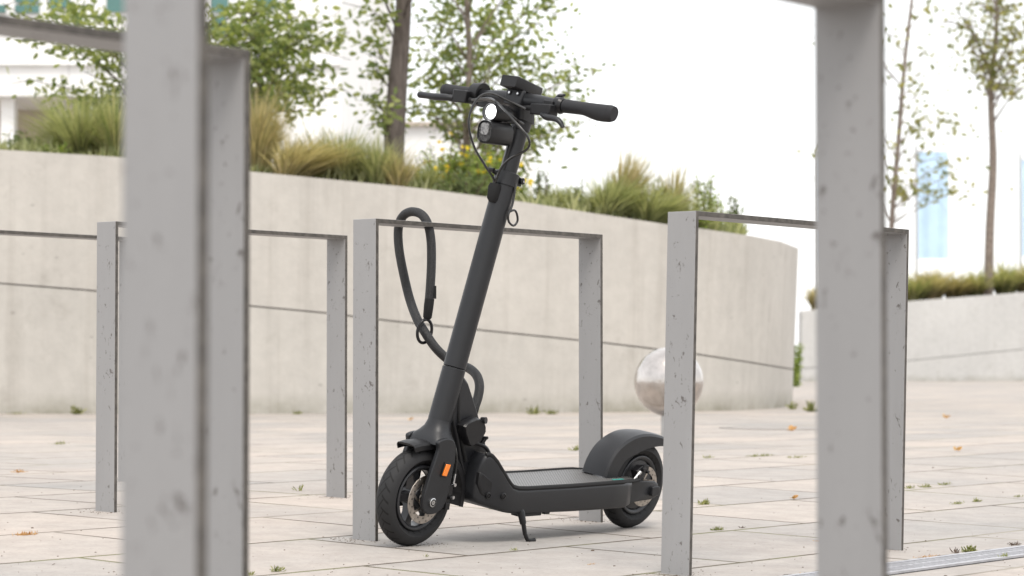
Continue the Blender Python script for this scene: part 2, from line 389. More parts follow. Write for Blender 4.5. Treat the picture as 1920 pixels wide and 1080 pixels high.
# ------------------------------------------------------------------ bicycle stands of bent flat steel
HW, HT = .078, .0115
def stand(corner_top, length, label, lean=0, zb=-.12):
    """corner_top = outer upper far-left corner line of the near upright; plan axes UD (along the hoop) and WD (across the bar)."""
    x0, y0, zt = corner_top; L = length
    o = [(0, zb), (0, zt), (L, zt), (L, zb)]; i_ = [(HT, zb), (HT, zt - HT), (L - HT, zt - HT), (L - HT, zb)]
    bm = bmesh.new()
    def V(p, wv): 
        q = Vector((x0, y0, 0)) + UD * (p[0] + 0) + WD * (wv + lean * p[1]) ; return bm.verts.new((q.x, q.y, p[1]))
    A = [V(p, 0) for p in o]; B = [V(p, HW) for p in o]; C_ = [V(p, 0) for p in i_]; D = [V(p, HW) for p in i_]
    for k in range(3):
        bm.faces.new((A[k], A[k + 1], B[k + 1], B[k])).material_index = 0
        bm.faces.new((C_[k], C_[k + 1], D[k + 1], D[k])).material_index = 0
        bm.faces.new((A[k], A[k + 1], C_[k + 1], C_[k])).material_index = 1
        bm.faces.new((B[k], B[k + 1], D[k + 1], D[k])).material_index = 1
    bm.faces.new((A[0], B[0], D[0], C_[0])); bm.faces.new((A[3], B[3], D[3], C_[3]))
    c = Vector((x0, y0, G(x0, y0)))
    bmesh.ops.translate(bm, verts=bm.verts, vec=-c)
    ob = link('bike_stand', bm, ['paint', 'edge'], smooth=False, bevel=.0012); ob.location = c
    return tag(ob, label, 'bike stand', 'bent flat steel bike stands in two rows')
def corner(px, py, Y): p = at(px, py, Y); return (p.x, p.y, p.z)
LH = .98
stand(corner(662, 411.5, 6.30), LH, 'bike stand with the black braided lock looped over its top bar, beside the front wheel')
_c = corner(1252, 397.5, 5.60); _l = .026
stand((_c[0] - _l * _c[2] * WD.x, _c[1] - _l * _c[2] * WD.y, _c[2]), LH, 'chipped grey bike stand standing in front of the scooter rear wheel and the steel ball', lean=_l)
stand(corner(181.6, 416.5, 7.007), LH, 'grey bike stand left of the one holding the lock, partly behind the blurred uprights')
stand((-1.955 + .0, 7.71, .889), LH, 'farthest left bike stand of which mostly the thin top bar shows at the left edge')
e0 = at(386, 103, 3.05); e0 = Vector((e0.x, e0.y, e0.z)) - UD * LH
stand((e0.x, e0.y, e0.z), LH, 'blurred bike stand whose top bar crosses the upper left corner of the photo')
f0 = at(228, 540, 1.79)
stand((f0.x, f0.y, .833), LH, 'nearest and largest blurred bike stand, its uprights crossing the picture at left and right')

# ------------------------------------------------------------------ planter walls
def interp(tab, x):
    if x <= tab[0][0]: (a, b), (c, d) = tab[0], tab[1]
    elif x >= tab[-1][0]: (a, b), (c, d) = tab[-2], tab[-1]
    else:
        for k in range(len(tab) - 1):
            if tab[k][0] <= x <= tab[k + 1][0]: (a, b), (c, d) = tab[k], tab[k + 1]; break
    return b + (d - b) * (x - a) / (c - a)
plan = [(-420, 19.6), (-200, 19.7), (0, 19.85), (230, 19.87), (465, 19.9), (700, 20.0), (1000, 20.3), (1200, 20.6), (1330, 21.0), (1400, 21.4), (1450, 22.0), (1478, 22.8), (1493, 23.8), (1497, 25)]
ytop = [(-420, 234), (0, 280.5), (220, 294), (465, 321), (780, 352), (966, 376), (1101, 398), (1253, 421), (1311, 428), (1408, 442), (1465, 453), (1500, 467)]
yjnt = [(-420, 499), (0, 531), (180, 545), (465, 573), (617, 587), (720, 600), (1140, 643), (1306, 663), (1400, 677), (1481, 690)]
def wall_top(px): return at(px, interp(ytop, px), interp(plan, px))
S = []
for k in range(len(plan) - 1):
    a, b = plan[k], plan[k + 1]; n = 6
    for j in range(n): t = j / n; S.append((a[0] + (b[0] - a[0]) * t, a[1] + (b[1] - a[1]) * t))
S.append(plan[-1])
# smooth the plan
Sx = [s for s in S]
for _ in range(6): Sx = [Sx[0]] + [tuple((Sx[i - 1][q] + 2 * Sx[i][q] + Sx[i + 1][q]) / 4 for q in (0, 1)) for i in range(1, len(Sx) - 1)] + [Sx[-1]]
front = []
for px, Y in Sx:
    t = at(px, interp(ytop, px), Y); j = at(px, interp(yjnt, px), Y)
    front.append([Vector((t.x, t.y, 0)), t.z, j.z])
# the wall end turns away from the camera and runs back
last = front[-1]; zt, zj = last[1], last[2]
for q in (.9, 2.0, 4.0): front.append([last[0] + Vector((-.05 * q * q * .6, q, 0)), zt, zj])
pos = [f[0] for f in front]; nrm = []
for i in range(len(pos)):
    t = (pos[min(i + 1, len(pos) - 1)] - pos[max(i - 1, 0)]).normalized(); nrm.append(Vector((t.y, -t.x, 0)))   # outward (towards camera / right)
def strip(name, z0f, z1f, mat, off=0, flare=True, parent=None, thick=.28):
    bm = bmesh.new(); rings = []
    for p, nv, f in zip(pos, nrm, front):
        g = G(p.x, p.y) - .15; za, zb = z0f(f, g), z1f(f, g)
        def fl(z): return .075 * max(0, (z - g) / max(.5, f[1] - g)) - .075 if flare else 0
        rings.append([p + nv * (off + fl(za)) + Vector((0, 0, za)), p + nv * (off + fl(zb)) + Vector((0, 0, zb)), p - nv * thick + Vector((0, 0, zb)), p - nv * thick + Vector((0, 0, za))])
    loft(bm, rings); return link(name, bm, mat, parent, angle=50)
wall = empty('planter_wall', (0, 20, G(0, 20)))
tag(wall, 'long curved pale concrete planter wall behind the scooter, ending in a rounded corner', 'planter wall')
for o in (strip('upper_course', lambda f, g: f[2] + .006, lambda f, g: f[1], 'wall'),
          strip('lower_course', lambda f, g: g, lambda f, g: f[2] - .006, 'wall_base'),
          strip('joint', lambda f, g: f[2] - .006, lambda f, g: f[2] + .006, 'joint', off=-.02)):
    o.parent = wall; o.matrix_parent_inverse = Matrix.Translation(-wall.location)
# soil filling the planter
bm = bmesh.new(); a = [bm.verts.new(p - nv * .27 + Vector((0, 0, f[1] - .07))) for p, nv, f in zip(pos, nrm, front)]
b = [bm.verts.new(Vector((min(p.x, 1.2) - 1.0, 27, f[1] - .35))) for p, f in zip(pos, front)]
for k in range(len(a) - 1):
    try: bm.faces.new((a[k], a[k + 1], b[k + 1], b[k]))
    except ValueError: pass
tag(link('planting_soil', bm, 'soil'), kind='structure')

fw = empty('planter_wall', (14, 60, G(14, 60)))
tag(fw, 'far pale concrete planter wall at the right, with grasses and a young tree on top', 'planter wall')
def far_piece(name, ya, yb, mat, y_off=0):
    bm = bmesh.new(); rings = []
    for px in (1503, 1600, 1700, 1810, 1920, 2100, 2400):
        Y = 60 + (px - 1503) * .004
        pa, pb = at(px, interp(ya, px), Y + y_off), at(px, interp(yb, px), Y + y_off)
        d = Vector((0, .6, 0)); rings.append([pa, pb, pb + d, pa + d])
    loft(bm, rings); o = link(name, bm, mat, smooth=False); o.parent = fw; o.matrix_parent_inverse = Matrix.Translation(-fw.location)
tb = [(1503, 722), (2400, 722)]; tj = [(1503, 690), (1550, 688), (1700, 676), (1920, 654), (2400, 610)]; tt = [(1503, 583), (1545, 578), (1700, 565), (1920, 548), (2400, 510)]
far_piece('lower_course', tb, [(a, b + 1.2) for a, b in tj], 'wall_far'); far_piece('upper_course', tj, tt, 'wall_far')
far_piece('joint', [(a, b + 1.2) for a, b in tj], tj, 'joint', .03)
sw = at(1503, 583, 60); bm = bmesh.new()
loft(bm, [[at(px, interp(tt, px) + 5, 60.7 + (px - 1503) * .004), at(px, interp(tt, px) + 4, 66)] + [at(px, interp(tt, px) + 22, 66), at(px, interp(tt, px) + 22, 60.7 + (px - 1503) * .004)] for px in (1506, 1700, 1920, 2400)])
tag(link('planting_soil', bm, 'soil'), kind='structure')

# ------------------------------------------------------------------ vegetation builders
def leaf_quads(V, F, p, size, dirv=None, asp=.55):
    d = Vector((random.gauss(0, 1), random.gauss(0, 1), random.gauss(0, .7))) if dirv is None else dirv + Vector((random.gauss(0, .5), random.gauss(0, .5), random.gauss(0, .5)))
    d.normalize(); s = d.cross(Vector((random.gauss(0, 1), random.gauss(0, 1), random.gauss(0, 1)))).normalized()
    nr = d.cross(s); L = size * random.uniform(.7, 1.25); Wd = L * asp
    i = len(V)
    V += [p, p + d * L * .35 + s * Wd * .5 - nr * L * .05, p + d * L - nr * L * .12, p + d * L * .35 - s * Wd * .5 - nr * L * .05, p + d * L * .75 + s * Wd * .33, p + d * L * .75 - s * Wd * .33]
    F.append((i, i + 1, i + 4, i + 2, i + 5, i + 3))
def tree(loc_px, Y, trunk, ends, label, cat_leaf='leaf', leaf=.085, per=110, spread=.20, bark='bark', twig_r=.012, extra=None, depth=.9):
    base = Vector((*at(trunk[0][0], trunk[0][1], Y)[:],))
    root = empty('tree', base); tag(root, label, 'tree', 'young trees in the planters')
    tp = [at(x, y, Y) for x, y, r in trunk]; tr = [r for x, y, r in trunk]
    bm = bmesh.new(); sp = spline(tp, 6); tube(bm, [p - base for p in sp], tr, 12)
    V, F = [], []
    zlo = tp[0].z
    for (px, py, *rest) in ends:
        sc = rest[0] if rest else 1.0
        e = at(px, py, Y + random.uniform(-depth, depth))
        # attach lower on the trunk
        drop = hypot(e.x - tp[-1].x, e.y - tp[-1].y) * random.uniform(.35, .8) + .15
        cand = min(sp, key=lambda q: abs(q.z - (e.z - drop)))
        mid = cand.lerp(e, .5) + Vector((random.uniform(-.08, .08), random.uniform(-.08, .08), drop * .18))
        br = spline([cand, mid, e], 6); tube(bm, [p - base for p in br], [twig_r * 1.0, twig_r * .6, twig_r * .25], 5)
        for k in range(int(per * sc)):
            t = random.random() ** .6; q = br[min(len(br) - 1, int((.35 + .65 * t) * (len(br) - 1)))]
            c = q + Vector((random.gauss(0, spread), random.gauss(0, spread), random.gauss(0, spread * .42))) * (.35 + .65 * t) * sc ** .3
            leaf_quads(V, F, c - base, leaf)
        # side twigs
        for k in range(3):
            q = br[random.randrange(len(br) // 2, len(br))]; r2 = q + Vector((random.gauss(0, spread), random.gauss(0, spread), random.gauss(0, spread * .6)))
            tube(bm, [q - base, r2 - base], [twig_r * .4, twig_r * .2], 4)
    link('trunk', bm, bark, root); pyd('crown', V, F, cat_leaf, root)
    return root
def grass_clump(px, dpt, width, height, n, mat, label, lean=0, tips=.25, name='ornamental_grass', wobble=.45, base=None, bw=.006, cat='grass clump', group='ornamental grasses on the planter walls', ell=1.0):
    """arching blades rising from a small crown"""
    if base is None:
        b = wall_top(px); Y = interp(plan, px) + dpt; base = at(px, 500, Y); base.z = b.z - .06
    V, F = [], []
    for k in range(n):
        a = random.uniform(0, 2 * pi); rr = random.random() ** .7; r0 = .12 * width * rr
        p = Vector((cos(a) * r0, sin(a) * r0, 0)); outv = Vector((cos(a), sin(a) * ell, 0)) * (width * .5) * random.uniform(.1, 1.0) * (wobble * 2)
        outv.x += lean * random.uniform(.4, 1.2)
        h = height * (1.45 if base is not None and px > 1000 and px < 1450 else 1.3) * random.uniform(.55, 1.05) * (1 - .25 * rr); w_ = bw * random.uniform(.7, 1.6)
        side = Vector((-sin(a) + random.gauss(0, .5), cos(a) + random.gauss(0, .5), 0)).normalized() * w_
        i = len(V); steps = 6; droop = random.uniform(.0, .45)
        for s in range(steps + 1):
            t = s / steps; q = p + outv * (t ** 1.7) + Vector((0, 0, h * (t - droop * t ** 3)))
            wv = side * (1 - t) ** .6 if s < steps else side * .08
            V += [q - wv, q + wv]
        for s in range(steps): F.append((i + 2 * s, i + 2 * s + 1, i + 2 * s + 3, i + 2 * s + 2))
    o = pyd(name, V, F, mat); o.location = base
    return tag(o, label, cat, group)
def shrub(px, dpt, w_, h, n, leaf, mat, label, stems=16, flowers=0, name='leafy_shrub', base=None, cat='shrub', group='leafy plants on the planter walls', taper=.6, sm='twig', yoff=-.06, asp=.45):
    if base is None:
        b = wall_top(px); Y = interp(plan, px) + dpt; base = at(px, 500, Y); base.z = b.z + yoff
    root = empty(name, base); tag(root, label, cat, group)
    bm = bmesh.new(); V, F, fl_ = [], [], []
    for s in range(stems):
        a = random.uniform(0, 2 * pi); r = random.random() ** .6 * w_ * .5
        tip = Vector((cos(a) * r, sin(a) * r * .8, h * random.uniform(.55, 1.05) * (1 - taper * (r / (w_ * .5)) ** 2 * .5))); st = Vector((cos(a) * r * .3, sin(a) * r * .3, 0))
        path = spline([st, st.lerp(tip, .5) + Vector((random.gauss(0, .02), random.gauss(0, .02), .03)), tip], 5)
        tube(bm, path, [.005, .003], 4)
        for k in range(n // stems):
            t = random.random() ** .8; q = path[int(t * (len(path) - 1))]
            c = q + Vector((random.gauss(0, 1), random.gauss(0, 1), random.gauss(0, 1))) * (.05 * (w_ ** .5)) * (1.2 - .6 * t)
            leaf_quads(V, F, c, leaf * (1.1 - .5 * t), Vector((random.gauss(0, .6), random.gauss(0, .6), .5)), asp)
        if flowers and random.random() < .6:
            for k in range(max(1, flowers // stems)):
                c = path[-1 - random.randrange(0, 4)] + Vector((random.gauss(0, .05), random.gauss(0, .05), random.gauss(0, .04)))
                V2, F2 = [], []
                for j in range(6): leaf_quads(V2, F2, c, .026, None, .9)
                fl_.append((V2, F2))
    link('stem', bm, sm, root); pyd('foliage', V, F, mat, root)
    for v_, f_ in fl_: pyd('flower', v_, f_, 'yellow', root)
    return root

# trees
treeA = [(20, 50, .8), (70, 30, .9), (110, 175, .5), (60, 150, .4), (170, 30), (205, 80), (210, 195), (150, 190, .6), (130, 60), (190, 150, .7), (90, 5), (10, 10, .5),
         (400, 30), (430, 90), (475, 60), (520, 40), (560, 30), (600, 50), (640, 20, .6), (500, 110), (540, 120), (620, 80, .7), (600, 165), (640, 165, .7),
         (500, 170), (560, 175), (470, 150), (420, 130), (300, -60), (480, 10), (540, -5), (590, 205, .5), (520, 205, .7), (610, 120, .7), (455, 190), (655, 60, .5), (250, 60), (330, 120), (480, 215, .7), (560, 75, .8), (400, 190)]
tree(None, 21.9, [(335, 300, .06), (332, 180, .05), (345, 40, .04), (350, -80, .03)], treeA, 'leafy young tree at the left, its trunk hidden behind the large blurred uprights', per=165, leaf=.078, spread=.17)
treeB = [(700, 20, .5), (690, 70, .5), (705, 130, .5), (690, 175, .6), (715, 215, .5), (735, 190, .3), (640, -80), (760, -90), (860, -80), (700, -60, .6), (800, -40, .5)]
tree(None, 21.4, [(737, 310, .092), (744, 180, .087), (756, 20, .07), (762, -140, .055)], treeB, 'tree with the thickest dark bare trunk, rising left of the scooter handlebar', per=105, leaf=.075, spread=.13)
treeC = [(800, 30), (840, 10), (830, 85), (860, 130), (800, 140), (780, 190, .7), (825, 200), (900, 40), (940, 20), (935, 110), (960, 80, .7), (1000, 50), (1045, 25, .7), (1010, 110, .7), (1050, 95),
         (1095, 110, .6), (1110, 125, .3), (1060, 150, .5), (1030, 190), (1000, 150, .6), (1085, 165, .5), (1000, 225), (1025, 255), (975, 285), (930, 250), (860, 230), (1065, 235, .4), (1090, 185, .3), (900, -30), (1000, -40), (800, -30), (1070, -10, .6), (780, 80, .6), (880, 90, .6), (1110, 225, .3), (910, 170), (1000, 320, .5), (850, 170, .7), (880, 300, .6)]
tree(None, 22.6, [(879, 360, .034), (874, 240, .032), (880, 120, .028), (872, -60, .022)], treeC, 'light leafy young tree with a thin stem directly behind the handlebar', per=105, leaf=.072, spread=.17, bark='bark_pale')
treeD = [(1790, 15), (1830, 5), (1810, 45), (1850, 70), (1835, 95), (1825, 125), (1900, 90), (1912, 55), (1885, 155), (1900, 160, .5), (1880, 15), (1905, 5), (1945, 110), (1775, 35, .6), (1870, 40), (1860, 120), (1890, 120), (1840, -30), (1900, -40), (1950, 40), (1985, 70), (1815, 75, .6), (1910, 165, .4), (1855, 145)]
tree(None, 62.4, [(1853, 565, .125), (1856, 430, .115), (1862, 300, .10), (1858, 170, .08), (1868, 60, .06), (1868, -80, .05)], treeD, 'tall slim tree standing on the far right planter wall', cat_leaf='leaf_sparse', leaf=.17, per=42, spread=.42, bark='bark_pale', twig_r=.035, depth=1.5)
treeE = [(1705, 145), (1722, 205), (1738, 222), (1732, 130, .6), (1752, 85), (1795, 215), (1828, 232), (1770, 240), (1695, 325), (1722, 342), (1780, 352), (1832, 352), (1762, 292, .6), (1795, 305, .6), (1530, 265), (1524, 45, .6), (1538, 150, .5), (1742, 15), (1690, 270, .5), (1725, 355), (1815, 290, .5), (1532, 330, .5), (1655, 60), (1600, 120), (1630, 250), (1580, 300), (1745, 170, .5), (1690, 345, .5), (1850, 310, .3), (1565, 60)]
tree(None, 50, [(1668, 600, .06), (1672, 420, .055), (1684, 270, .05), (1697, 110, .04), (1715, -40, .03)], treeE, 'spindly tree with a thin leaning stem just right of the large blurred upright', cat_leaf='leaf_sparse', leaf=.15, per=22, spread=.32, bark='bark_pale', twig_r=.014, depth=1.2)

# grasses and shrubs on the near planter
GC = grass_clump
GC(150, .9, 1.0, .62, 1500, 'grass_green', 'dense green grass tussock at the far left end of the planter wall', wobble=.62)
GC(215, .7, .7, .62, 700, 'grass_mix', 'olive grass tussock partly hidden by the left edge of the nearest upright', wobble=.5)
GC(320, .8, .8, .6, 400, 'grass_green', 'grass tussock hidden between the two big blurred uprights')
GC(478, .7, .8, .78, 1300, 'grass_tan', 'tallest tan grass tussock just right of the blurred uprights', wobble=.5)
GC(545, .35, .9, .42, 1100, 'grass_tan', 'straw coloured tussock bending right over the wall edge', lean=.30, wobble=.5)
GC(600, 1.1, .8, .55, 700, 'grass_mix', 'mixed green and straw tussock behind the bending straw one', wobble=.5)
GC(645, .6, .7, .52, 900, 'grass_green', 'green tussock left of the thick tree trunk', wobble=.5)
GC(705, .5, .6, .48, 800, 'grass_green', 'green tussock at the foot of the thick tree trunk', wobble=.5)
GC(745, .4, .5, .40, 350, 'grass_tan', 'pale feathery tussock in front of the thick tree trunk', wobble=.5)
GC(800, .6, .5, .32, 500, 'grass_green', 'low green tussock left of the yellow flowering shrub', wobble=.5)
GC(1050, .9, .6, .30, 500, 'grass_green', 'low green tussock just right of the scooter stem', wobble=.5)
GC(1140, .5, .8, .38, 1100, 'grass_green', 'green tussock under the orange tinted seed heads', lean=.12, wobble=.5)
GC(1165, .7, .6, .60, 800, 'grass_tan', 'tall tussock with orange tinted seed heads', lean=.16, wobble=.45)
GC(1215, .5, .9, .36, 1200, 'grass_green', 'low spreading green tussock right of the orange seed heads', lean=.12, wobble=.6)
GC(1262, .8, .45, .56, 450, 'grass_tan', 'small tan tussock behind the top of the chipped upright', lean=.05)
GC(1290, .6, .7, .26, 700, 'grass_green', 'low green tussock near the rounded wall end', wobble=.6)
SH = shrub
SH(45, 1.2, .42, .36, 500, .07, 'leaf_dark', 'dark bush at the left edge of the planter')
SH(100, .5, .35, .2, 250, .05, 'leaf_weed', 'low bright green plant under the dark bush at far left')
SH(195, 2.2, .5, .95, 160, .10, 'leaf_pale', 'variegated pale plant showing left of the nearest upright', stems=8, taper=.2)
SH(415, 2.2, .4, 1.15, 220, .11, 'leaf_pale', 'variegated pale plant above the shorter blurred upright', stems=8, taper=.2)
SH(835, .8, .55, .55, 2000, .05, 'leaf_weed', 'bushy green shrub dotted with yellow flowers left of the scooter stem', stems=40, flowers=20)
SH(905, .6, .60, .62, 2400, .05, 'leaf_weed', 'yellow flowering shrub directly behind the scooter stem', stems=44, flowers=20)
SH(870, .35, .6, .30, 1200, .045, 'leaf_dark', 'low dark green shrub at the wall edge left of the scooter stem', stems=30)
SH(960, .8, .42, .42, 900, .045, 'leaf_weed', 'small green shrub touching the right side of the scooter stem', stems=20, flowers=6)
SH(1010, .9, .25, .42, 350, .045, 'leaf_dark', 'wispy green plant right of the scooter stem', stems=8, taper=.1)
SH(1080, .9, .35, .36, 600, .04, 'leaf_weed', 'fine leaved plant left of the orange seed heads', stems=16)
SH(1090, .7, .14, .52, 120, .04, 'leaf_dark', 'single tall thin weed left of the orange seed heads', stems=3, taper=.1)
SH(1234, .9, .22, .55, 500, .045, 'leaf_weed', 'upright leafy weed behind the left of the chipped upright', stems=9, taper=.1)
SH(1318, .8, .30, .62, 620, .05, 'leaf_weed', 'tallest upright weed beside the top of the chipped upright', stems=12, taper=.1)
SH(1350, .6, .25, .42, 400, .045, 'leaf_weed', 'mid height weed between the two tall weeds near the wall end', stems=9, taper=.1)
SH(1380, .8, .24, .52, 420, .05, 'leaf_dark', 'last upright weed towards the rounded wall end', stems=8, taper=.1)
SH(1300, .4, .4, .25, 500, .04, 'leaf_weed', 'low green plant just left of the tall weeds', stems=14)
# low ground cover filling the planter between the larger plants
V, F = [], []
for k in range(5200):
    px = random.uniform(-60, 1395); dpt = random.uniform(.32, 1.3); b = wall_top(px); Y = interp(plan, px) + dpt
    q = at(px, 500, Y); q.z = b.z - .05; hgt = (.10 + .10 * (0.5 + .5 * sin(px * .031) * sin(px * .013))) * random.uniform(.6, 1.3) + dpt * .05
    d = Vector((random.gauss(0, .35), random.gauss(0, .35), 1)).normalized(); sd_ = Vector((random.gauss(0, 1), random.gauss(0, 1), 0)).normalized() * random.uniform(.006, .016)
    i = len(V); V += [q - sd_, q + sd_, q + d * hgt * .6 + sd_ * .8, q + d * hgt * .6 - sd_ * .8, q + d * hgt * 1.1 + Vector((random.gauss(0, .03), 0, -.01))]
    F += [(i, i + 1, i + 2, i + 3), (i + 3, i + 2, i + 4)]
tag(pyd('ground_cover', V, F, 'grass_green'), 'low green ground cover along the top of the near planter wall', 'ground cover', kind='stuff')
# far planter
def fbase(px): hh_ = 1; p = at(px, interp(tt, px) + 3, 61.4 + (px - 1503) * .004); return p
for k, (px, hh, mt, lb) in enumerate([(1712, .50, 'grass_mix', 'far tussock beside the edge of the right hand upright'), (1748, .58, 'grass_tan', 'straw coloured far tussock on the right wall'), (1792, .42, 'grass_tan', 'low far tussock left of the slim tree'), (1832, .46, 'grass_mix', 'green far tussock at the foot of the slim tree'), (1885, .58, 'grass_mix', 'bright green far tussock right of the slim tree'), (1925, .5, 'grass_tan', 'far tussock at the right edge of the photo')]):
    GC(px, 0, 1.9, hh * 1.45, 700, mt, lb, base=fbase(px), bw=.016, wobble=.55)
GC(1530, 0, .9, .62, 500, 'grass_tan', 'tan tussock on the end of the far wall, left of the right hand upright', base=fbase(1530), bw=.016)
b = ground(1489, 705); b = Vector((at(1489, 700, 45).x, 45, G(5, 45)))
SH(0, 0, .35, .95, 800, .08, 'leaf_weed', 'narrow green bush seen in the gap between the near and far planter walls', base=b, stems=12, taper=.1)

# ------------------------------------------------------------------ background building, tower and banners
bl = empty('building', (-6, 45, G(-6, 45))); tag(bl, 'white modern building with green glazed windows behind the trees at left', 'building')
def bpart(name, px0, px1, py0, py1, Y, depth, mat, parent=bl):
    a, c = at(px0, py1, Y), at(px1, py0, Y); bm = bmesh.new(); zb = a.z
    box(bm, ((a.x + c.x) / 2, Y + depth / 2, (zb + c.z) / 2), (c.x - a.x, depth, c.z - zb))
    o = link(name, bm, mat, smooth=False); o.parent = parent; o.matrix_parent_inverse = Matrix.Translation(-parent.location); return o
bpart('wall', -700, 640, -400, 180, 45, 9, 'white')
bpart('ground_floor', -700, 300, 180.5, 690, 47.5, 6, 'beige')
bpart('side_wing', 302, 640, 180.5, 690, 45.02, 8.9, 'white')
for px in (-150, 12, 170): bpart('column', px - 14, px + 14, 180.5, 690, 45.3, .35, 'white')
for (x0, x1, y0, y1) in [(28, 73, -34, 4), (28, 73, 9, 24), (92, 130, -30, 15), (137, 151, 22, 52), (395, 428, -20, 22), (395, 424, 30, 62), (-60, 10, 9, 24), (200, 260, -20, 22), (480, 520, -20, 15)]:
    f = bpart('window', x0, x1, y0, y1, 44.93, .06, 'glass_green'); 
bpart('ledge', -700, 640, 120, 122, 44.9, .09, 'white_grey')
for px in (130, 230, 330, 540): bpart('panel_joint', px, px + 1, -400, 179, 44.985, .02, 'white_grey')
tw = empty('tower', (-3, 70, G(-3, 70))); tag(tw, 'pale square tower shaft standing behind the thick tree trunk', 'tower')
bpart('shaft', 692, 736, -500, 600, 70, .8, 'white_grey', tw); bpart('plinth', 640, 1000, 236, 690, 70.9, 4, 'white', tw); bpart('capping', 640, 1000, 228, 236, 70.7, 4.3, 'beige', tw)
def banner(px0, px1, py0, py1, Y, label):
    p = at(px0, py1, Y); gx, gy = p.x, Y; root = empty('banner', (gx, gy, G(gx, gy))); tag(root, label, 'banner', 'pale blue banners on poles')
    a, c = at(px0, py1, Y), at(px1, py0, Y); bm = bmesh.new(); nn_ = 14; rings = []
    for k in range(nn_ + 1):
        x = a.x + (c.x - a.x) * k / nn_; yy = .06 * sin(k * .9); rings.append([(x - gx, yy, a.z - G(gx, gy)), (x - gx, yy, c.z - G(gx, gy)), (x - gx, yy + .01, c.z - G(gx, gy)), (x - gx, yy + .01, a.z - G(gx, gy))])
    loft(bm, rings); link('banner_cloth', bm, 'flag', root)
    bm = bmesh.new(); tube(bm, [(-.06, 0, -.1), (-.06, 0, c.z - G(gx, gy) + .25)], .045, 10)
    tube(bm, [(-.06, 0, c.z - G(gx, gy) + .04), (c.x - gx, 0, c.z - G(gx, gy) + .04)], .02, 8); link('pole', bm, 'pole', root)
banner(1722, 1778, 285, 485, 85, 'pale blue banner hanging between the spindly tree and the slim tree')
banner(1537, 1578, 292, 492, 85, 'pale blue banner almost hidden behind the left edge of the right hand upright')
banner(1917, 1970, 300, 480, 85, 'pale blue banner just entering at the right edge of the photo')

# ------------------------------------------------------------------ steel ball on a post
sb = at(1254, 716, 12.3); gb = Vector((at(1252, 700, 12.3).x, 12.3, G(.78, 12.3)))
root = empty('ball_bollard', gb); tag(root, 'polished steel ball on a short post behind the chipped upright', 'bollard')
bm = bmesh.new(); bmesh.ops.create_uvsphere(bm, u_segments=64, v_segments=40, radius=.1735, matrix=Matrix.Translation(sb - gb)); link('ball', bm, 'ball', root)
bm = bmesh.new(); tube(bm, [(0, 0, -.1), (0, 0, .16), (sb.x - gb.x, 0, sb.z - gb.z - .165)], [.034, .034, .034], 24)
tube(bm, [(0, 0, -.01), (0, 0, .008)], [.07, .07], 24); link('post', bm, 'pole', root)

# ------------------------------------------------------------------ drain channel
dr = empty('drain_channel', ground(1800, 1045)); tag(dr, 'pale metal channel drain with slanted slots crossing the bottom right corner', 'drain')
p0 = ground(1833, 1038); p1 = ground(1833, 1058); wa = (p1 - p0).dot(WD)
def dpt(u_, wv, dz):
    q = Vector((p0.x, p0.y, 0)) + UD * u_ + WD * wv; return Vector((q.x, q.y, G(q.x, q.y) + dz)) - dr.location
Wd_ = .135; bm = bmesh.new()
for wv in (0, Wd_ - .016):
    loft(bm, [[dpt(u_, wv, .002), dpt(u_, wv, .007), dpt(u_, wv + .016, .007), dpt(u_, wv + .016, .002)] for u_ in np.arange(-2.5, 7, .25)])
link('drain_frame', bm, 'galv', dr, smooth=False)
bm = bmesh.new(); u_ = -2.4
while u_ < 6.8:
    s_ = .0052
    for (w0, w1) in ((.017, .062), (.070, Wd_ - .017)):
        a_, b_ = dpt(u_, w0, .006), dpt(u_ + .035, w1, .006); d_ = UD * s_ * 1.25
        loft(bm, [[a_ - d_, a_ + d_, a_ + d_ - Vector((0, 0, .004)), a_ - d_ - Vector((0, 0, .004))], [b_ - d_, b_ + d_, b_ + d_ - Vector((0, 0, .004)), b_ - d_ - Vector((0, 0, .004))]])
    u_ += .032
loft(bm, [[dpt(q, .062, .002), dpt(q, .062, .0065), dpt(q, .070, .0065), dpt(q, .070, .002)] for q in np.arange(-2.5, 7, .25)])
link('grating', bm, 'galv', dr, smooth=False)
bm = bmesh.new(); loft(bm, [[dpt(q, -.002, -.02), dpt(q, -.002, .0015), dpt(q, Wd_ + .002, .0015), dpt(q, Wd_ + .002, -.02)] for q in np.arange(-2.5, 7, .25)])
link('channel', bm, 'dark_pit', dr, smooth=False)

bm = bmesh.new(); rg = []
for q in np.arange(-2.5, 7, .02):
    w0 = -.012 - random.random() * .010; rg.append([dpt(q, w0, .0005), dpt(q, w0 + .004, .003 + random.random() * .003), dpt(q, -.001, .004), dpt(q, -.001, .0005)])
loft(bm, rg); link('dirt_seam', bm, 'soil', dr, smooth=False)
# manhole cover, seen as a flat dark ring
mh = ground(1475, 803); bm = bmesh.new()
rg = []
for (r0, z0) in ((.42, -.01), (.42, .006), (.39, .006), (.39, .0045), (0.01, .0045)): rg.append([Vector((r0 * cos(a), r0 * sin(a), z0)) for a in np.linspace(0, 2 * pi, 48, endpoint=False)])
loft(bm, rg); o = link('manhole_cover', bm, 'dark_pit'); o.location = mh; tag(o, 'round flat manhole cover in the paving near the rounded wall end', 'manhole cover')
o.data.materials.clear(); o.data.materials.append(varied('cover_concrete', (.30, .28, .26), .8, 0, .3, .2, 8, .3, 60, .003) if True else None)

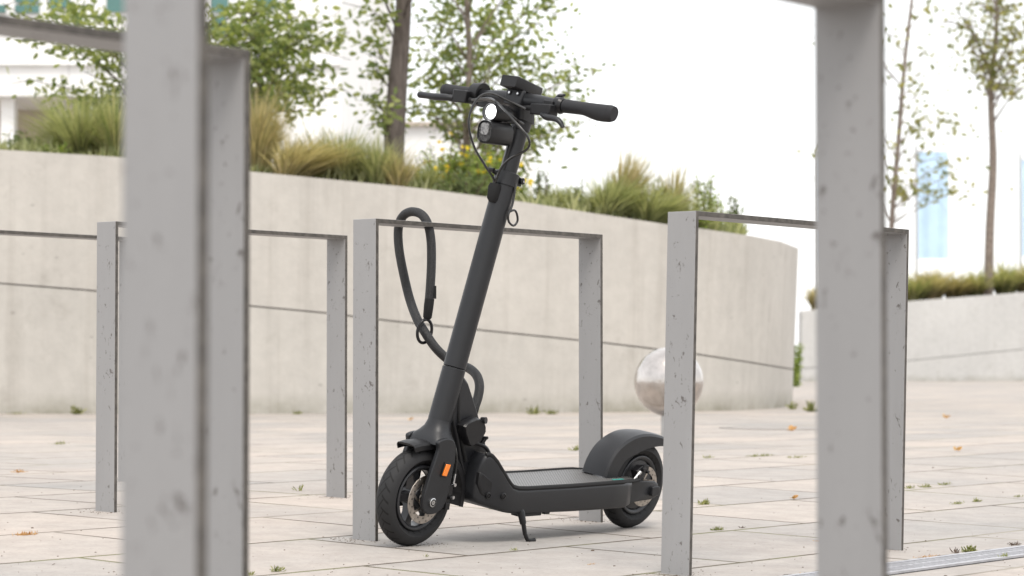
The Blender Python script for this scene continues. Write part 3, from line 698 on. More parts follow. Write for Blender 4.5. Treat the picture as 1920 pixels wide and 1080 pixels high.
# ------------------------------------------------------------------ weeds, dry leaves
def tuft(px, py, w_, h, n, mat, label, flat=0.0, cat='weed', group='weeds growing in the paving joints'):
    p = ground(px, py); V, F = [], []; w_ *= .7; h *= .62
    for k in range(n):
        q = Vector((random.gauss(0, w_ * .35), random.gauss(0, w_ * .35), 0)); q = UD * q.x + WD * q.y * .35
        dv = Vector((random.gauss(0, .7), random.gauss(0, .7), 1 - flat))
        leaf_quads(V, F, q, h * random.uniform(.5, 1.1), dv, .15)
    o = pyd('weed_tuft', V, F, mat); o.location = p; return tag(o, label, cat, group)
T = tuft
T(112, 833, .10, .03, 60, 'weed', 'thin green weed lying on the paving left of the second upright from the left')
T(35, 886, .08, .025, 60, 'dry', 'small straw coloured weed near the left edge, upper one', cat='dry weed')
T(48, 1003, .07, .02, 160, 'dry', 'orange dry weed at the left edge, in the mossy joint', .6, cat='dry weed')
T(520, 1072, .03, .030, 40, 'weed', 'short green weed at the bottom edge right of the blurred upright')
T(470, 1079, .02, .018, 20, 'weed', 'tiny green weed touching the right side of the blurred upright at the bottom')
T(563, 921, .025, .045, 12, 'weed', 'lone green sprout left of the far upright')
T(1079, 845, .05, .05, 30, 'weed', 'small green weed behind the scooter deck')
T(1345, 994, .05, .022, 90, 'weed', 'flat green weed right of the chipped upright base', .5)
T(1393, 990, .03, .014, 30, 'twig', 'small brown weed right of the flat green one', .5)
T(1322, 946, .04, .035, 60, 'weed', 'yellowish weed touching the chipped upright halfway down')
T(1425, 855, .20, .022, 160, 'weed', 'long line of low green weed left of the big right hand upright', .4)
T(1496, 858, .14, .022, 80, 'weed', 'shorter line of low weed touching the big right hand upright', .4)
T(1328, 859, .06, .03, 40, 'weed', 'bright green weed just right of the chipped upright, at ball post height')
T(1519, 772, .10, .14, 60, 'weed', 'bright green weed at the foot of the rounded wall end, right one')
T(1486, 768, .10, .12, 30, 'weed', 'small weed at the foot of the rounded wall end, left one')
T(1704, 916, .06, .022, 60, 'weed', 'weed touching the right side of the right hand upright')
T(1736, 914, .05, .03, 50, 'weed', 'forked weed second from the right hand upright')
T(1772, 909, .07, .02, 70, 'weed', 'low green weed third from the right hand upright')
T(1796, 945, .07, .02, 70, 'weed', 'low weed on the joint left of the brightest small tuft')
T(1831, 941, .03, .024, 50, 'weed', 'brightest small tuft on the joint at right')
T(1908, 932, .05, .016, 50, 'weed', 'low weed at the right edge of the photo')
T(1820, 1035, .045, .03, 130, 'weed', 'green weed clump growing along the far side of the drain')
T(1884, 1048, .04, .025, 90, 'grass_mix', 'mixed weed clump growing along the near side of the drain', cat='weed')
T(1793, 1037, .02, .025, 30, 'twig', 'dead brown weed left of the green clump beside the drain')
T(1905, 1022, .06, .02, 60, 'twig', 'dark twigs beside the drain at the right edge', .5, cat='twigs', group='dry plant litter')
T(1745, 1044, .12, .012, 160, 'dry', 'brown dry litter along the far side of the drain', .8, cat='plant litter', group='dry plant litter')
T(1535, 1015, .03, .012, 40, 'dry', 'brown scrap left of the right hand upright', .8, cat='plant litter', group='dry plant litter')
T(1505, 1078, .03, .014, 60, 'dry', 'orange litter at the bottom edge near the right hand upright', .7, cat='plant litter', group='dry plant litter')
T(800, 1044, .012, .014, 14, 'weed', 'tiny green sprout in front of the front wheel')
T(965, 1032, .02, .016, 24, 'grass_mix', 'tiny straw weed in the joint in front of the kickstand')
T(1110, 1058, .05, .008, 60, 'dry', 'thin straw scraps in front of the rear wheel', .9, cat='plant litter', group='dry plant litter')
for px, w_, h_, lb in ((1000, .1, .12, 'left one of the two weeds at the wall foot behind the scooter deck'), (1035, .12, .09, 'right one of the two weeds at the wall foot behind the scooter deck'), (145, .06, .13, 'tall weed at the wall foot left of the second upright'), (30, .2, .05, 'low weed at the wall foot at the left edge'), (560, .15, .06, 'faint weed at the wall foot left of the far upright')):
    T(px, 777, w_, h_, 40, 'weed', lb)
def fallen(px, py, s, label):
    p = ground(px, py) + Vector((0, 0, .004)); V, F = [], []; s *= .5
    for a in (-60, -20, 20, 60, 100):
        d = Vector((cos(radians(a)), sin(radians(a)), random.uniform(.1, .5))); leaf_quads(V, F, Vector((0, 0, .002)), s, d * 3, .5)
    o = pyd('fallen_leaf', V, F, 'dry'); o.location = p; tag(o, label, 'leaf', 'fallen leaves on the paving')
fallen(1793, 846, .07, 'orange fallen leaf on the paving at right')
fallen(1771, 784, .10, 'faint orange leaf farther back at right')
fallen(1480, 808, .10, 'orange leaf on the manhole cover')
fallen(768, 789, .08, 'small orange leaf near the wall left of the scooter stem')
fallen(1485, 937, .04, 'small orange leaf left of the right hand upright')

# ------------------------------------------------------------------ the scooter
FR, RE = Vector((-.2372, 6.1917, -.0014)), Vector((.3306, 6.8777, -.0024))
FR.z, RE.z = G(FR.x, FR.y), G(RE.x, RE.y)
dv = FR - RE; yaw = atan2(dv.y, dv.x); LEAN = .17
rt = empty('electric_scooter', RE)
rt.rotation_mode = 'QUATERNION'
MS = Matrix.Rotation(yaw, 3, 'Z') @ Matrix.Rotation(-atan2(dv.z, hypot(dv.x, dv.y)), 3, 'Y') @ Matrix.Rotation(-LEAN, 3, 'X')
rt.rotation_quaternion = MS.to_quaternion()
tag(rt, 'black electric kick scooter parked on its kickstand between the bike stands', 'electric scooter')
def P(name, bm, mat, parent=rt, **k): return link(name, bm, mat, parent, **k)
RK = .2136; AX = Vector((-sin(RK), 0, cos(RK))); FWD = Vector((cos(RK), 0, sin(RK))); YY = Vector((0, 1, 0))
def ax(z, f=0, y=0): return Vector((.8716, 0, .3)) + AX * ((z - .3) / cos(RK)) + FWD * f + YY * y
AF, AR = Vector((.928, 0, .125)), Vector((.020, 0, .125))

def wheel(name, c, disc_y, disc_r, ph):
    wr = bpy.data.objects.new(name, None); COL.objects.link(wr); wr.parent = rt; wr.location = c; wr.rotation_euler = (0, ph, 0)
    bm = bmesh.new(); prof = []
    for k in range(20):
        a = 2 * pi * k / 20; r_ = .0975 + .0275 * cos(a) if cos(a) > 0 else .0975 + .018 * cos(a)
        prof.append((r_, .0285 * sin(a) * (1 if cos(a) > -.2 else .8)))
    lathe_y(bm, prof, 96); P('tyre', bm, 'tyre', wr)
    bm = bmesh.new()
    lathe_y(bm, [(.083, -.021), (.083, .021), (.078, .023), (.071, .018), (.069, 0), (.071, -.018), (.078, -.023)], 72)
    lathe_y(bm, [(.026, -.024), (.026, .024), (.012, .026), (.012, -.026)], 32)
    for s in range(5):
        a = 2 * pi * s / 5 + .3; ca, sa = cos(a), sin(a)
        ring = []
        for (r_, hw, hy) in ((.022, .014, .016), (.045, .0095, .012), (.062, .011, .012), (.074, .017, .014)):
            cx, cz = r_ * ca, r_ * sa; tx, tz = -sa * hw, ca * hw
            ring.append([Vector((cx - tx, -hy, cz - tz)), Vector((cx + tx, -hy, cz + tz)), Vector((cx + tx, hy, cz + tz)), Vector((cx - tx, hy, cz - tz))])
        loft(bm, ring)
    if name == 'rear_wheel': lathe_y(bm, [(.0695, -.014), (.0695, .014), (.02, .019), (.02, -.019)], 48)
    P('rim', bm, 'rim', wr, bevel=.0015)
    # perforated brake disc
    bm = bmesh.new(); n = 30; th = .0011
    def cell(r0, r1, a0, a1, hole):
        rm, am = (r0 + r1) / 2, (a0 + a1) / 2; oc = []
        for (fr, fa) in ((0, 0), (0, .5), (0, 1), (.5, 1), (1, 1), (1, .5), (1, 0), (.5, 0)):
            oc.append((r0 + (r1 - r0) * fr, a0 + (a1 - a0) * fa))
        pt = lambda r_, a, y: Vector((r_ * cos(a), disc_y + y, r_ * sin(a)))
        for y in (-th, th):
            O = [bm.verts.new(pt(r_, a, y)) for r_, a in oc]
            if not hole: bm.faces.new(O); continue
            hr = min(r1 - r0, rm * (a1 - a0)) * .27; I = []
            for (r_, a) in oc:
                dr_, da = r_ - rm, (a - am) * rm; L_ = hypot(dr_, da); I.append(bm.verts.new(pt(rm + dr_ / L_ * hr, am + da / L_ * hr / rm, y)))
            for k in range(8): bm.faces.new((O[k], O[(k + 1) % 8], I[(k + 1) % 8], I[k]))
    for k in range(n):
        a0, a1 = 2 * pi * k / n, 2 * pi * (k + 1) / n
        cell(disc_r * .86, disc_r, a0, a1, k % 2 == 0); cell(disc_r * .70, disc_r * .86, a0, a1, k % 2 == 1)
    rg = [[Vector((r_ * cos(a), disc_y + y, r_ * sin(a))) for (r_, y) in ((disc_r, -th), (disc_r + .0004, 0), (disc_r, th))] for a in np.linspace(0, 2 * pi, 60, endpoint=False)]
    R_ = [[bm.verts.new(p) for p in r_] for r_ in rg]
    for i in range(60):
        for k in range(2): bm.faces.new((R_[i][k], R_[i][k + 1], R_[(i + 1) % 60][k + 1], R_[(i + 1) % 60][k]))
    for s in range(6):
        a = 2 * pi * s / 6; b_ = a + .55
        loft(bm, [[Vector((r_ * cos(q + o_), disc_y + y, r_ * sin(q + o_))) for (o_, y) in ((-.12 * .03 / r_, -th), (.12 * .03 / r_, -th), (.12 * .03 / r_, th), (-.12 * .03 / r_, th))] for (r_, q) in ((.018, a), (disc_r * .45, a + .25), (disc_r * .72, b_))])
    lathe_y(bm, [(.020, disc_y - .002), (.020, disc_y + .002), (.010, disc_y + .002), (.010, disc_y - .002)], 32)
    P('brake_disc', bm, 'steel', wr, smooth=False)
    return wr
wheel('front_wheel', AF, .036, .061, .25)
wheel('rear_wheel', AR, .042, .056, .9)

# fork: crown lofted out of the round steerer, two flat legs
bm = bmesh.new(); rings = []
for z, f, hx, hy, pw in ((.330, 0, .0300, .0300, 1), (.315, 0, .0302, .0302, 1), (.300, .001, .031, .034, .9), (.288, .003, .034, .041, .75), (.276, .006, .0375, .0505, .6), (.264, .009, .0375, .0565, .5), (.258, .010, .036, .0575, .45)):
    c = ax(z, f); r_ = []
    for k in range(32):
        a = 2 * pi * k / 32; ca, sa = cos(a), sin(a)
        r_.append(c + Vector((1, 0, .12)) * hx * math.copysign(abs(ca) ** pw, ca) + YY * hy * math.copysign(abs(sa) ** pw, sa))
    rings.append(r_)
loft(bm, rings); P('fork_crown', bm, 'frame', angle=60)
leg = [(.925, .275), (.922, .256), (.927, .235), (.937, .205), (.948, .165), (.954, .135), (.953, .108), (.944, .097), (.928, .091), (.905, .092), (.884, .101), (.872, .118), (.864, .145), (.860, .178), (.857, .21), (.856, .24), (.865, .272), (.89, .282)]
for sgn in (1, -1):
    bm = bmesh.new(); prism(bm, smoothpoly(leg, 3), sgn * .0445, sgn * .0575); lo = P('fork_leg', bm, 'frame', bevel=.004)
    bm = bmesh.new(); lathe_y(bm, [(.0115, 0), (.0115, .004), (.009, .005), (.009, 0)], 24); lathe_y(bm, [(.0065, 0), (.0065, .0055), (.0015, .0055), (.0015, 0)], 6)
    bmesh.ops.scale(bm, verts=bm.verts, vec=(1, sgn, 1)); bmesh.ops.translate(bm, verts=bm.verts, vec=(.924, sgn * .0575, .122)); b_ = P('axle_nut', bm, 'bolt', lo, smooth=False)
# amber reflector on the left leg
bm = bmesh.new(); q = [(.9065, .187), (.8865, .183), (.8735, .219), (.8955, .222)]
prism(bm, q, .0575, .061); rf = P('reflector', bm, 'frame_dark', bevel=.001)
ins = [(.9035, .190), (.8885, .1875), (.8775, .2165), (.8935, .2185)]
bm = bmesh.new(); prism(bm, ins, .0605, .0645); P('reflector_lens', bm, 'amber', rf, bevel=.001)

def fender(c, samples, hw, skirt, name, mat, t=.003):
    """samples: (angle deg, radius); U-shaped section swept round the wheel"""
    sp = spline([(a, r_, 0) for a, r_ in samples], 5); bm = bmesh.new(); rings = []
    for s in sp:
        a = radians(s.x); r_ = s.y; sec = []
        k = skirt(s.x) if callable(skirt) else skirt
        for (y, dr_) in ((-hw, -k), (-hw, -.006), (-hw * .86, 0), (-hw * .4, .003), (hw * .4, .003), (hw * .86, 0), (hw, -.006), (hw, -k), (hw - t, -k), (hw - t, -.007), (hw * .82, -t), (-hw * .82, -t), (-hw + t, -.007), (-hw + t, -k)):
            sec.append(Vector(c) + Vector(((r_ + dr_) * cos(a), y, (r_ + dr_) * sin(a))))
        rings.append(sec)
    loft(bm, rings); return P(name, bm, mat, angle=35)
fender(AF, [(67, .147), (72, .145), (80, .143), (90, .142), (115, .145), (140, .153), (165, .162), (190, .165)], .031, lambda a: .018, 'front_fender', 'frame_dark')
fender(AR, [(10, .188), (22, .186), (36, .179), (50, .167), (66, .156), (84, .148), (102, .147), (118, .154), (132, .166), (140, .176)], .043, lambda a: .052 - .030 * max(0, min(1, (a - 60) / 70)) if a > 30 else .052, 'rear_fender', 'frame')

# steering column
def colm(name, z0, z1, r, mat='frame', parent=rt, seg=32, f=0):
    bm = bmesh.new(); a, b = ax(z0, f), ax(z1, f); rr = r if isinstance(r, tuple) else (r, r)
    d = AX * .0012; tube(bm, [a, a + d, b - d, b], [rr[0] - .0012, rr[0], rr[1], rr[1] - .0012], seg); return P(name, bm, mat, parent)
colm('head_tube', .318, .450, (.0305, .0298)); colm('stem', .4515, .930, .0290)
col_ = colm('stem_collar', .918, .952, .0315); up_ = colm('upper_stem', .945, 1.085, .0220); colm('stem_sleeve', 1.062, 1.125, (.0255, .0265))
bm = bmesh.new(); sf = [ax(z, .0215) for z in (.952, 1.065)]
tube(bm, sf, .006, 10); P('rail', bm, 'gloss', up_)
bm = bmesh.new(); c = ax(.935); box(bm, c + Vector((-.030, .013, -.002)), (.018, .016, .022), Matrix.Rotation(-RK, 3, 'Y')); tube(bm, [c + Vector((-.036, -.002, 0)), c + Vector((-.036, .027, 0))], .0085, 14)
cl = P('clamp_lug', bm, 'gloss', col_, bevel=.001)
bm = bmesh.new(); tube(bm, [c + Vector((-.036, .027, 0)), c + Vector((-.036, .030, 0))], .0035, 10); P('bolt', bm, 'bolt', cl)
bm = bmesh.new(); tube(bm, [ax(.942, .028, -.012), ax(.946, .046, -.02)], [.006, .005], 12); tube(bm, [ax(.946, .044, -.028), ax(.946, .044, -.010)], .005, 12); P('cable_guide', bm, 'gloss', col_)
# hanging hook loop
hk = spline([(.732, .03, .928), (.732, .032, .899), (.738, .034, .871), (.750, .036, .849), (.744, .036, .831), (.724, .036, .822), (.711, .036, .834), (.716, .036, .851), (.728, .036, .861), (.745, .036, .857)], 6)
bm = bmesh.new(); tube(bm, hk, .0030, 8); P('hanging_loop', bm, 'cable')
bm = bmesh.new(); tube(bm, [(.803, .0, .514), (.789, .0, .512), (.786, .0, .5115)], [.0035, .0035, .0025], 10); P('stem_knob', bm, 'gloss')
# cable grommet box on the front of the stem
bm = bmesh.new(); A_ = Matrix.Rotation(-RK, 3, 'Y'); rings = []
for z, f, hy, hx in ((.868, .026, .010, .008), (.876, .030, .0135, .011), (.905, .034, .0145, .013), (.914, .034, .0125, .011)):
    rings.append([ax(z, f) + FWD * a + YY * b for a, b in rrect(hx, hy, .006)])
loft(bm, rings); P('cable_grommet', bm, 'rubber')

# neck between deck and head tube
bm = bmesh.new(); nk = [(.838, .445), (.806, .420), (.782, .385), (.762, .355), (.730, .305), (.702, .256), (.690, .225), (.695, .175), (.765, .165), (.795, .215), (.815, .262), (.842, .315), (.856, .34)]
rings = []
for y, s in ((-.024, .93), (-.019, 1), (.019, 1), (.024, .93)):
    cx, cz = .77, .30; rings.append([Vector((cx + (x - cx) * s, y, cz + (z - cz) * s)) for x, z in nk])
loft(bm, rings); P('neck', bm, 'frame', bevel=.002)
bm = bmesh.new(); tube(bm, spline([(.836, .020, .40), (.826, .026, .33), (.802, .027, .262), (.778, .027, .215)], 5), .0045, 8); P('neck_cable', bm, 'rubber')

# deck body: lofted rounded sections along the length
secs = [(.120, .088, .146, .070), (.135, .083, .150, .085), (.165, .080, .152, .0935), (.23, .080, .152, .095), (.40, .081, .150, .095), (.60, .085, .1505, .095), (.635, .086, .1525, .095), (.655, .088, .158, .0945), (.675, .091, .174, .093),
        (.700, .098, .201, .089), (.718, .104, .222, .084), (.733, .108, .236, .079), (.743, .110, .240, .076), (.752, .113, .236, .072), (.759, .116, .225, .068), (.765, .121, .207, .062), (.769, .130, .186, .054)]
def dk(x, i):
    for k in range(len(secs) - 1):
        if secs[k][0] <= x <= secs[k + 1][0]:
            t = (x - secs[k][0]) / (secs[k + 1][0] - secs[k][0]); return secs[k][i] + (secs[k + 1][i] - secs[k][i]) * t
    return secs[0][i] if x < secs[0][0] else secs[-1][i]
bm = bmesh.new(); rings = []
for x, zb, zt_, hy in secs:
    hz = (zt_ - zb) / 2; rings.append([Vector((x, a, (zb + zt_) / 2 + b)) for a, b in rrect(hy, hz, min(.010, hz * .6), 4)])
loft(bm, rings); P('deck', bm, 'frame', angle=50)
bm = bmesh.new(); rings = []
for x in list(np.linspace(.070, .135, 4)) + list(np.linspace(.16, .63, 8)) + list(np.linspace(.645, .742, 12)):
    z = dk(x, 2) if x > .12 else .148 + (x - .07) * .02; hy = (dk(x, 3) if x > .15 else .085 - (.15 - x) * .25) - .010
    rings.append([Vector((x, -hy, z - .004)), Vector((x, -hy, z + .0025)), Vector((x, hy, z + .0025)), Vector((x, hy, z - .004))])
loft(bm, rings); mo = P('deck_mat', bm, 'mat', angle=50)
for sgn in (1, -1):
    pts = [Vector((x, sgn * ((dk(x, 3) if x > .15 else .085 - (.15 - x) * .25) - .0055), (dk(x, 2) if x > .12 else .149) + .0005)) for x in list(np.linspace(.075, .63, 16)) + list(np.linspace(.645, .750, 14))]
    bm = bmesh.new(); tube(bm, pts, .0062, 8); P('edge_trim', bm, 'rubber', mo)
bm = bmesh.new(); x_ = .155
for k, wd in enumerate((.007, .005, .008, .005, .006, .007)):
    box(bm, (x_ + wd / 2, .066, .1555), (wd * .8, .009, .0006)); x_ += wd + .002
P('deck_print', bm, 'teal', mo, smooth=False)
# hump side cover, port and screw
bm = bmesh.new(); cov = [(.767, .196), (.752, .190), (.716, .166), (.699, .140), (.706, .122), (.734, .124), (.756, .138), (.767, .165)]
prism(bm, cov, .05, .085)
for v_ in bm.verts:
    if v_.co.y > .07: v_.co.y = .0885 - (v_.co.x - .699) * .27
P('side_cover', bm, 'frame_dark', bevel=.004)
for (x, y, z) in ((.690, .0905, .135), (.736, .0785, .136)):
    bm = bmesh.new(); lathe_y(bm, [(.009, -.004), (.009, .003), (.006, .004), (.006, -.004)], 20); lathe_y(bm, [(.004, -.004), (.004, .0035), (.001, .0035), (.001, -.004)], 12)
    bmesh.ops.translate(bm, verts=bm.verts, vec=(x, y, z)); P('screw', bm, 'gloss')
bm = bmesh.new(); box(bm, (.495, .082, .086), (.022, .012, .016)); box(bm, (.56, .07, .080), (.09, .03, .01)); P('stand_mount', bm, 'frame_dark', bevel=.002)
# swing arms
arm = [(.175, .148), (.12, .148), (.06, .146), (.006, .144), (-.010, .135), (-.016, .116), (-.006, .099), (.014, .093), (.06, .091), (.10, .088), (.135, .080), (.175, .080)]
for sgn in (1, -1):
    bm = bmesh.new(); rings = []
    for y in (.0535, .056, .066, .0685): 
        s = 1 if y in (.056, .066) else .94; rings.append([Vector((.08 + (x - .08) * (s if x < .1 else 1), sgn * y, .117 + (z - .117) * s)) for x, z in arm])
    loft(bm, rings); sa = P('swing_arm', bm, 'frame')
    bm = bmesh.new(); prism(bm, rrect(.0165, .0135, .005), 0, sgn * .012); bmesh.ops.translate(bm, verts=bm.verts, vec=(.012, sgn * .067, .118)); P('axle_cap', bm, 'frame', sa, bevel=.002)
# rear caliper
bm = bmesh.new(); box(bm, (.068, .049, .168), (.030, .022, .030), Matrix.Rotation(.5, 3, 'Y')); box(bm, (.045, .052, .178), (.022, .016, .020)); tube(bm, [(.060, .05, .178), (.060, .066, .178)], .006, 10); tube(bm, [(.082, .05, .160), (.082, .066, .160)], .005, 10); tube(bm, [(.038, .05, .170), (.038, .064, .170)], .005, 10)
rc = P('rear_caliper', bm, 'gloss', bevel=.0015)
bm = bmesh.new(); tube(bm, [(.094, .058, .150), (.074, .062, .172)], [.0045, .0055], 10); P('cable_end', bm, 'bolt', rc)
bm = bmesh.new(); tube(bm, spline([(.094, .058, .150), (.115, .056, .146), (.15, .05, .13)], 4), .0035, 8); P('brake_cable', bm, 'cable', rc)
# front caliper
bm = bmesh.new(); box(bm, (.865, .040, .128), (.026, .022, .046), Matrix.Rotation(.2, 3, 'Y')); box(bm, (.858, .046, .108), (.016, .018, .018)); box(bm, (.852, .044, .150), (.018, .016, .026)); tube(bm, [(.853, .044, .130), (.853, .060, .130)], .005, 10)
fc = P('front_caliper', bm, 'gloss', bevel=.0015)
for z in (.163, .131):
    bm = bmesh.new(); tube(bm, [(.846, .052, z), (.846, .060, z)], .0045, 10); P('bolt', bm, 'bolt', fc)
bm = bmesh.new(); tube(bm, [(.846, .053, .166), (.843, .052, .190)], [.0035, .0035], 8); P('cable_end', bm, 'bolt', fc)
bm = bmesh.new(); tube(bm, spline([(.843, .052, .19), (.842, .050, .225), (.851, .044, .262), (.862, .034, .290)], 6), .0035, 8); P('brake_cable', bm, 'cable', fc)
# kickstand
bm = bmesh.new(); tube(bm, [(.610, .080, .102), (.607, .090, .088), (.601, .097, .060)], [.0105, .0100, .0085], 14); tube(bm, [(.601, .097, .062), (.596, .103, .035), (.592, .106, .026)], [.0062, .006, .006], 12)
tube(bm, spline([(.592, .106, .027), (.588, .108, .020), (.578, .111, .0175), (.566, .114, .0195)], 4), [.006, .0058, .0058, .0055], 12); P('kickstand', bm, 'gloss')
# hose looping from the lock area into the deck
bm = bmesh.new(); tube(bm, spline([(.775, .030, .264), (.752, .034, .262), (.722, .038, .252), (.706, .042, .232), (.712, .046, .208), (.735, .050, .196), (.765, .052, .200)], 6), .0052, 10)
tube(bm, [(.733, .034, .262), (.727, .038, .276)], .0055, 10); tube(bm, [(.728, .03, .276), (.728, .046, .278)], .004, 8); P('hose', bm, 'gloss')

# handlebar
HB = ax(1.131, .034); HC = HB + YY * .010
bm = bmesh.new(); tube(bm, [HC - YY * .262, HC - YY * .12, HC - YY * .06, HC + YY * .06, HC + YY * .12, HC + YY * .285], [.0125, .0140, .0195, .0195, .0145, .0125], 24); hb = P('handlebar', bm, 'frame')
def grip(sgn, y0, y1, name, big):
    bm = bmesh.new(); rings = []; n = 16
    for k in range(n + 1):
        t = k / n; y = y0 + (y1 - y0) * t
        q_ = min(1, max(0, (t - .32) / .42)); bulge = big * q_ * q_ * (3 - 2 * q_) * (1 - .25 * max(0, (t - .8) / .2))
        end = .0028 * max(0, (t - .93) / .07) ** 2
        ring = []
        for j in range(24):
            a = 2 * pi * j / 24; rr = .0175 - end - .0012 * sin(pi * t)
            q = HC + YY * y + FWD * cos(a) * rr * (1 + .2 * (cos(a) < 0) * big * 40) + AX * sin(a) * rr
            if sin(a) < 0: q = q + AX * sin(a) * bulge
            ring.append(q)
        rings.append(ring)
    loft(bm, rings); g_ = P(name, bm, 'grip', hb)
    bm = bmesh.new(); yk = y0 + (y1 - y0) * .90; tube(bm, [HC + YY * (yk - .0006), HC + YY * (yk + .0006)], .0172, 24); P('grip_seam', bm, 'rubber', g_)
grip(1, .142, .298, 'grip', .010); grip(-1, -.140, -.266, 'grip', .002)
# stem clamp block with two bolts, fairing under the bar
bm = bmesh.new(); rings = []
for z, f, hx, hy in ((1.085, .004, .030, .026), (1.105, .012, .030, .026), (1.125, .026, .026, .026), (1.142, .034, .020, .024), (1.150, .034, .014, .018)):
    rings.append([ax(z, f) + FWD * a + YY * b for a, b in rrect(hx, hy, .010)])
loft(bm, rings); hd = P('stem_head', bm, 'frame', angle=50)
bm = bmesh.new(); box(bm, ax(1.132, .052), (.016, .056, .044), Matrix.Rotation(-RK, 3, 'Y')); P('clamp_plate', bm, 'frame', hd, bevel=.005)
for y in (-.014, .014):
    bm = bmesh.new(); c = ax(1.141, .0625, y); tube(bm, [c - FWD * .006, c], [.0062, .0062], 14); P('bolt', bm, 'gloss', hd)
    bm = bmesh.new(); tube(bm, [c, c + FWD * .0006], .0034, 6); P('bolt_socket', bm, 'bolt', hd)
# display box
bm = bmesh.new(); c = ax(1.164, .038); rings = []
for f, s in ((-.054, .93), (-.051, 1), (.051, 1), (.054, .93)):
    rings.append([c + Vector((cos(.20), 0, sin(.20))) * f + YY * a * s + Vector((-sin(.20), 0, cos(.20))) * b * s for a, b in rrect(.027, .0145, .003)])
loft(bm, rings); dp = P('display', bm, 'frame_dark', angle=35)
bm = bmesh.new(); box(bm, c + Vector((-sin(.2), 0, cos(.2))) * .0148, (.094, .044, .001), Matrix.Rotation(-.20, 3, 'Y')); P('screen', bm, 'screen', dp, smooth=False)
bm = bmesh.new(); box(bm, ax(1.155, .034), (.030, .030, .016), Matrix.Rotation(-RK, 3, 'Y')); P('display_foot', bm, 'frame_dark', dp, bevel=.003)
# round headlamp
FL = Vector((cos(.10), 0, sin(.02))).normalized(); FS = Vector((0, 1, 0)); FU = FL.cross(FS) * 1
c = Vector((.832, .0, 1.100))
def ringat(c0, r, n=32): return [c0 + FS * cos(2 * pi * k / n) * r + FU * sin(2 * pi * k / n) * r for k in range(n)]
bm = bmesh.new(); loft(bm, [ringat(c - FL * .090, .008), ringat(c - FL * .085, .014), ringat(c - FL * .060, .0215), ringat(c - FL * .012, .0225), ringat(c - FL * .010, .0240), ringat(c, .0240), ringat(c, .0212), ringat(c - FL * .008, .0180)])
hl = P('headlamp', bm, 'frame_dark', angle=35)
bm = bmesh.new(); loft(bm, [ringat(c - FL * .0075, .0178), ringat(c - FL * .006, .0174), ringat(c - FL * .004, .012), ringat(c - FL * .003, .004)]); P('lamp_lens', bm, 'lamp', hl)
bm = bmesh.new(); tube(bm, [c - FL * .04 - Vector((0, 0, .020)), c - FL * .045 - Vector((0, 0, .032))], [.012, .010], 12); tube(bm, [(.79, .0, 1.075), (.735, .006, 1.085)], [.007, .007], 10); P('lamp_bracket', bm, 'frame_dark', hl)
# boxy lamp and horn unit below it
c = Vector((.842, .0, 1.049)); rings = []
def rbox(c0, a_, b_, r_): return [c0 + FS * a + Vector((0, 0, 1)) * b for a, b in rrect(a_, b_, r_, 6)]
bm = bmesh.new(); loft(bm, [rbox(c - FL * .092, .018, .022, .014), rbox(c - FL * .085, .023, .028, .019), rbox(c - FL * .006, .0250, .0295, .021), rbox(c - FL * .001, .0242, .0287, .0205), rbox(c, .0225, .027, .019), rbox(c - FL * .004, .0205, .025, .018)])
fb = P('front_lamp_unit', bm, 'frame_dark', angle=35)
bm = bmesh.new(); loft(bm, [rbox(c - FL * .0045, .0203, .0248, .0175), rbox(c - FL * .0025, .0198, .0243, .0175)]); P('horn_grille', bm, 'mesh', fb)
bm = bmesh.new(); loft(bm, [rbox(c - FL * .002 + Vector((0, 0, .007)), .0125, .0150, .006), rbox(c + FL * .0005 + Vector((0, 0, .007)), .0120, .0145, .006)]); P('lamp_window', bm, 'glass_box', fb)
# brake levers
def lever(name, brk, tipdir, pts, rr, jx):
    bm = bmesh.new(); 
    for (cc, ss, rot) in brk: box(bm, cc, ss, rot)
    b_ = P('lever_bracket', bm, 'frame_dark', hb, bevel=.003)
    bm = bmesh.new(); tube(bm, spline(pts, 5), rr, 12, sy=.75); P('brake_lever', bm, 'frame', b_)
    bm = bmesh.new(); tube(bm, jx, [.0065, .0065, .005], 12); P('cable_adjuster', bm, 'rubber', b_)
hx, hz = HC.x, HC.z
lever('l', [((hx + .028, .108, hz - .016), (.034, .064, .028), Matrix.Rotation(.05, 3, 'X')), ((hx + .010, .115, hz - .006), (.034, .03, .030), None)], 1,
      [(hx + .042, .118, hz - .028), (hx + .052, .142, hz - .033), (hx + .056, .168, hz - .034), (hx + .056, .186, hz - .040), (hx + .056, .198, hz - .052)], [.009, .0115, .010, .0085, .006], [(hx + .035, .078, hz - .016), (hx + .037, .062, hz - .017), (hx + .039, .048, hz - .018)])
lever('l', [((hx + .030, -.160, hz - .010), (.036, .046, .032), None), ((hx + .010, -.150, hz - .006), (.036, .03, .026), None), ((hx + .034, -.190, hz - .018), (.018, .022, .018), None)], -1,
      [(hx + .040, -.185, hz - .018), (hx + .046, -.205, hz - .018), (hx + .050, -.235, hz - .020), (hx + .050, -.265, hz - .020), (hx + .048, -.292, hz - .020)], [.009, .012, .0125, .011, .0120], [(hx + .034, -.134, hz - .016), (hx + .036, -.118, hz - .018), (hx + .038, -.106, hz - .020)])
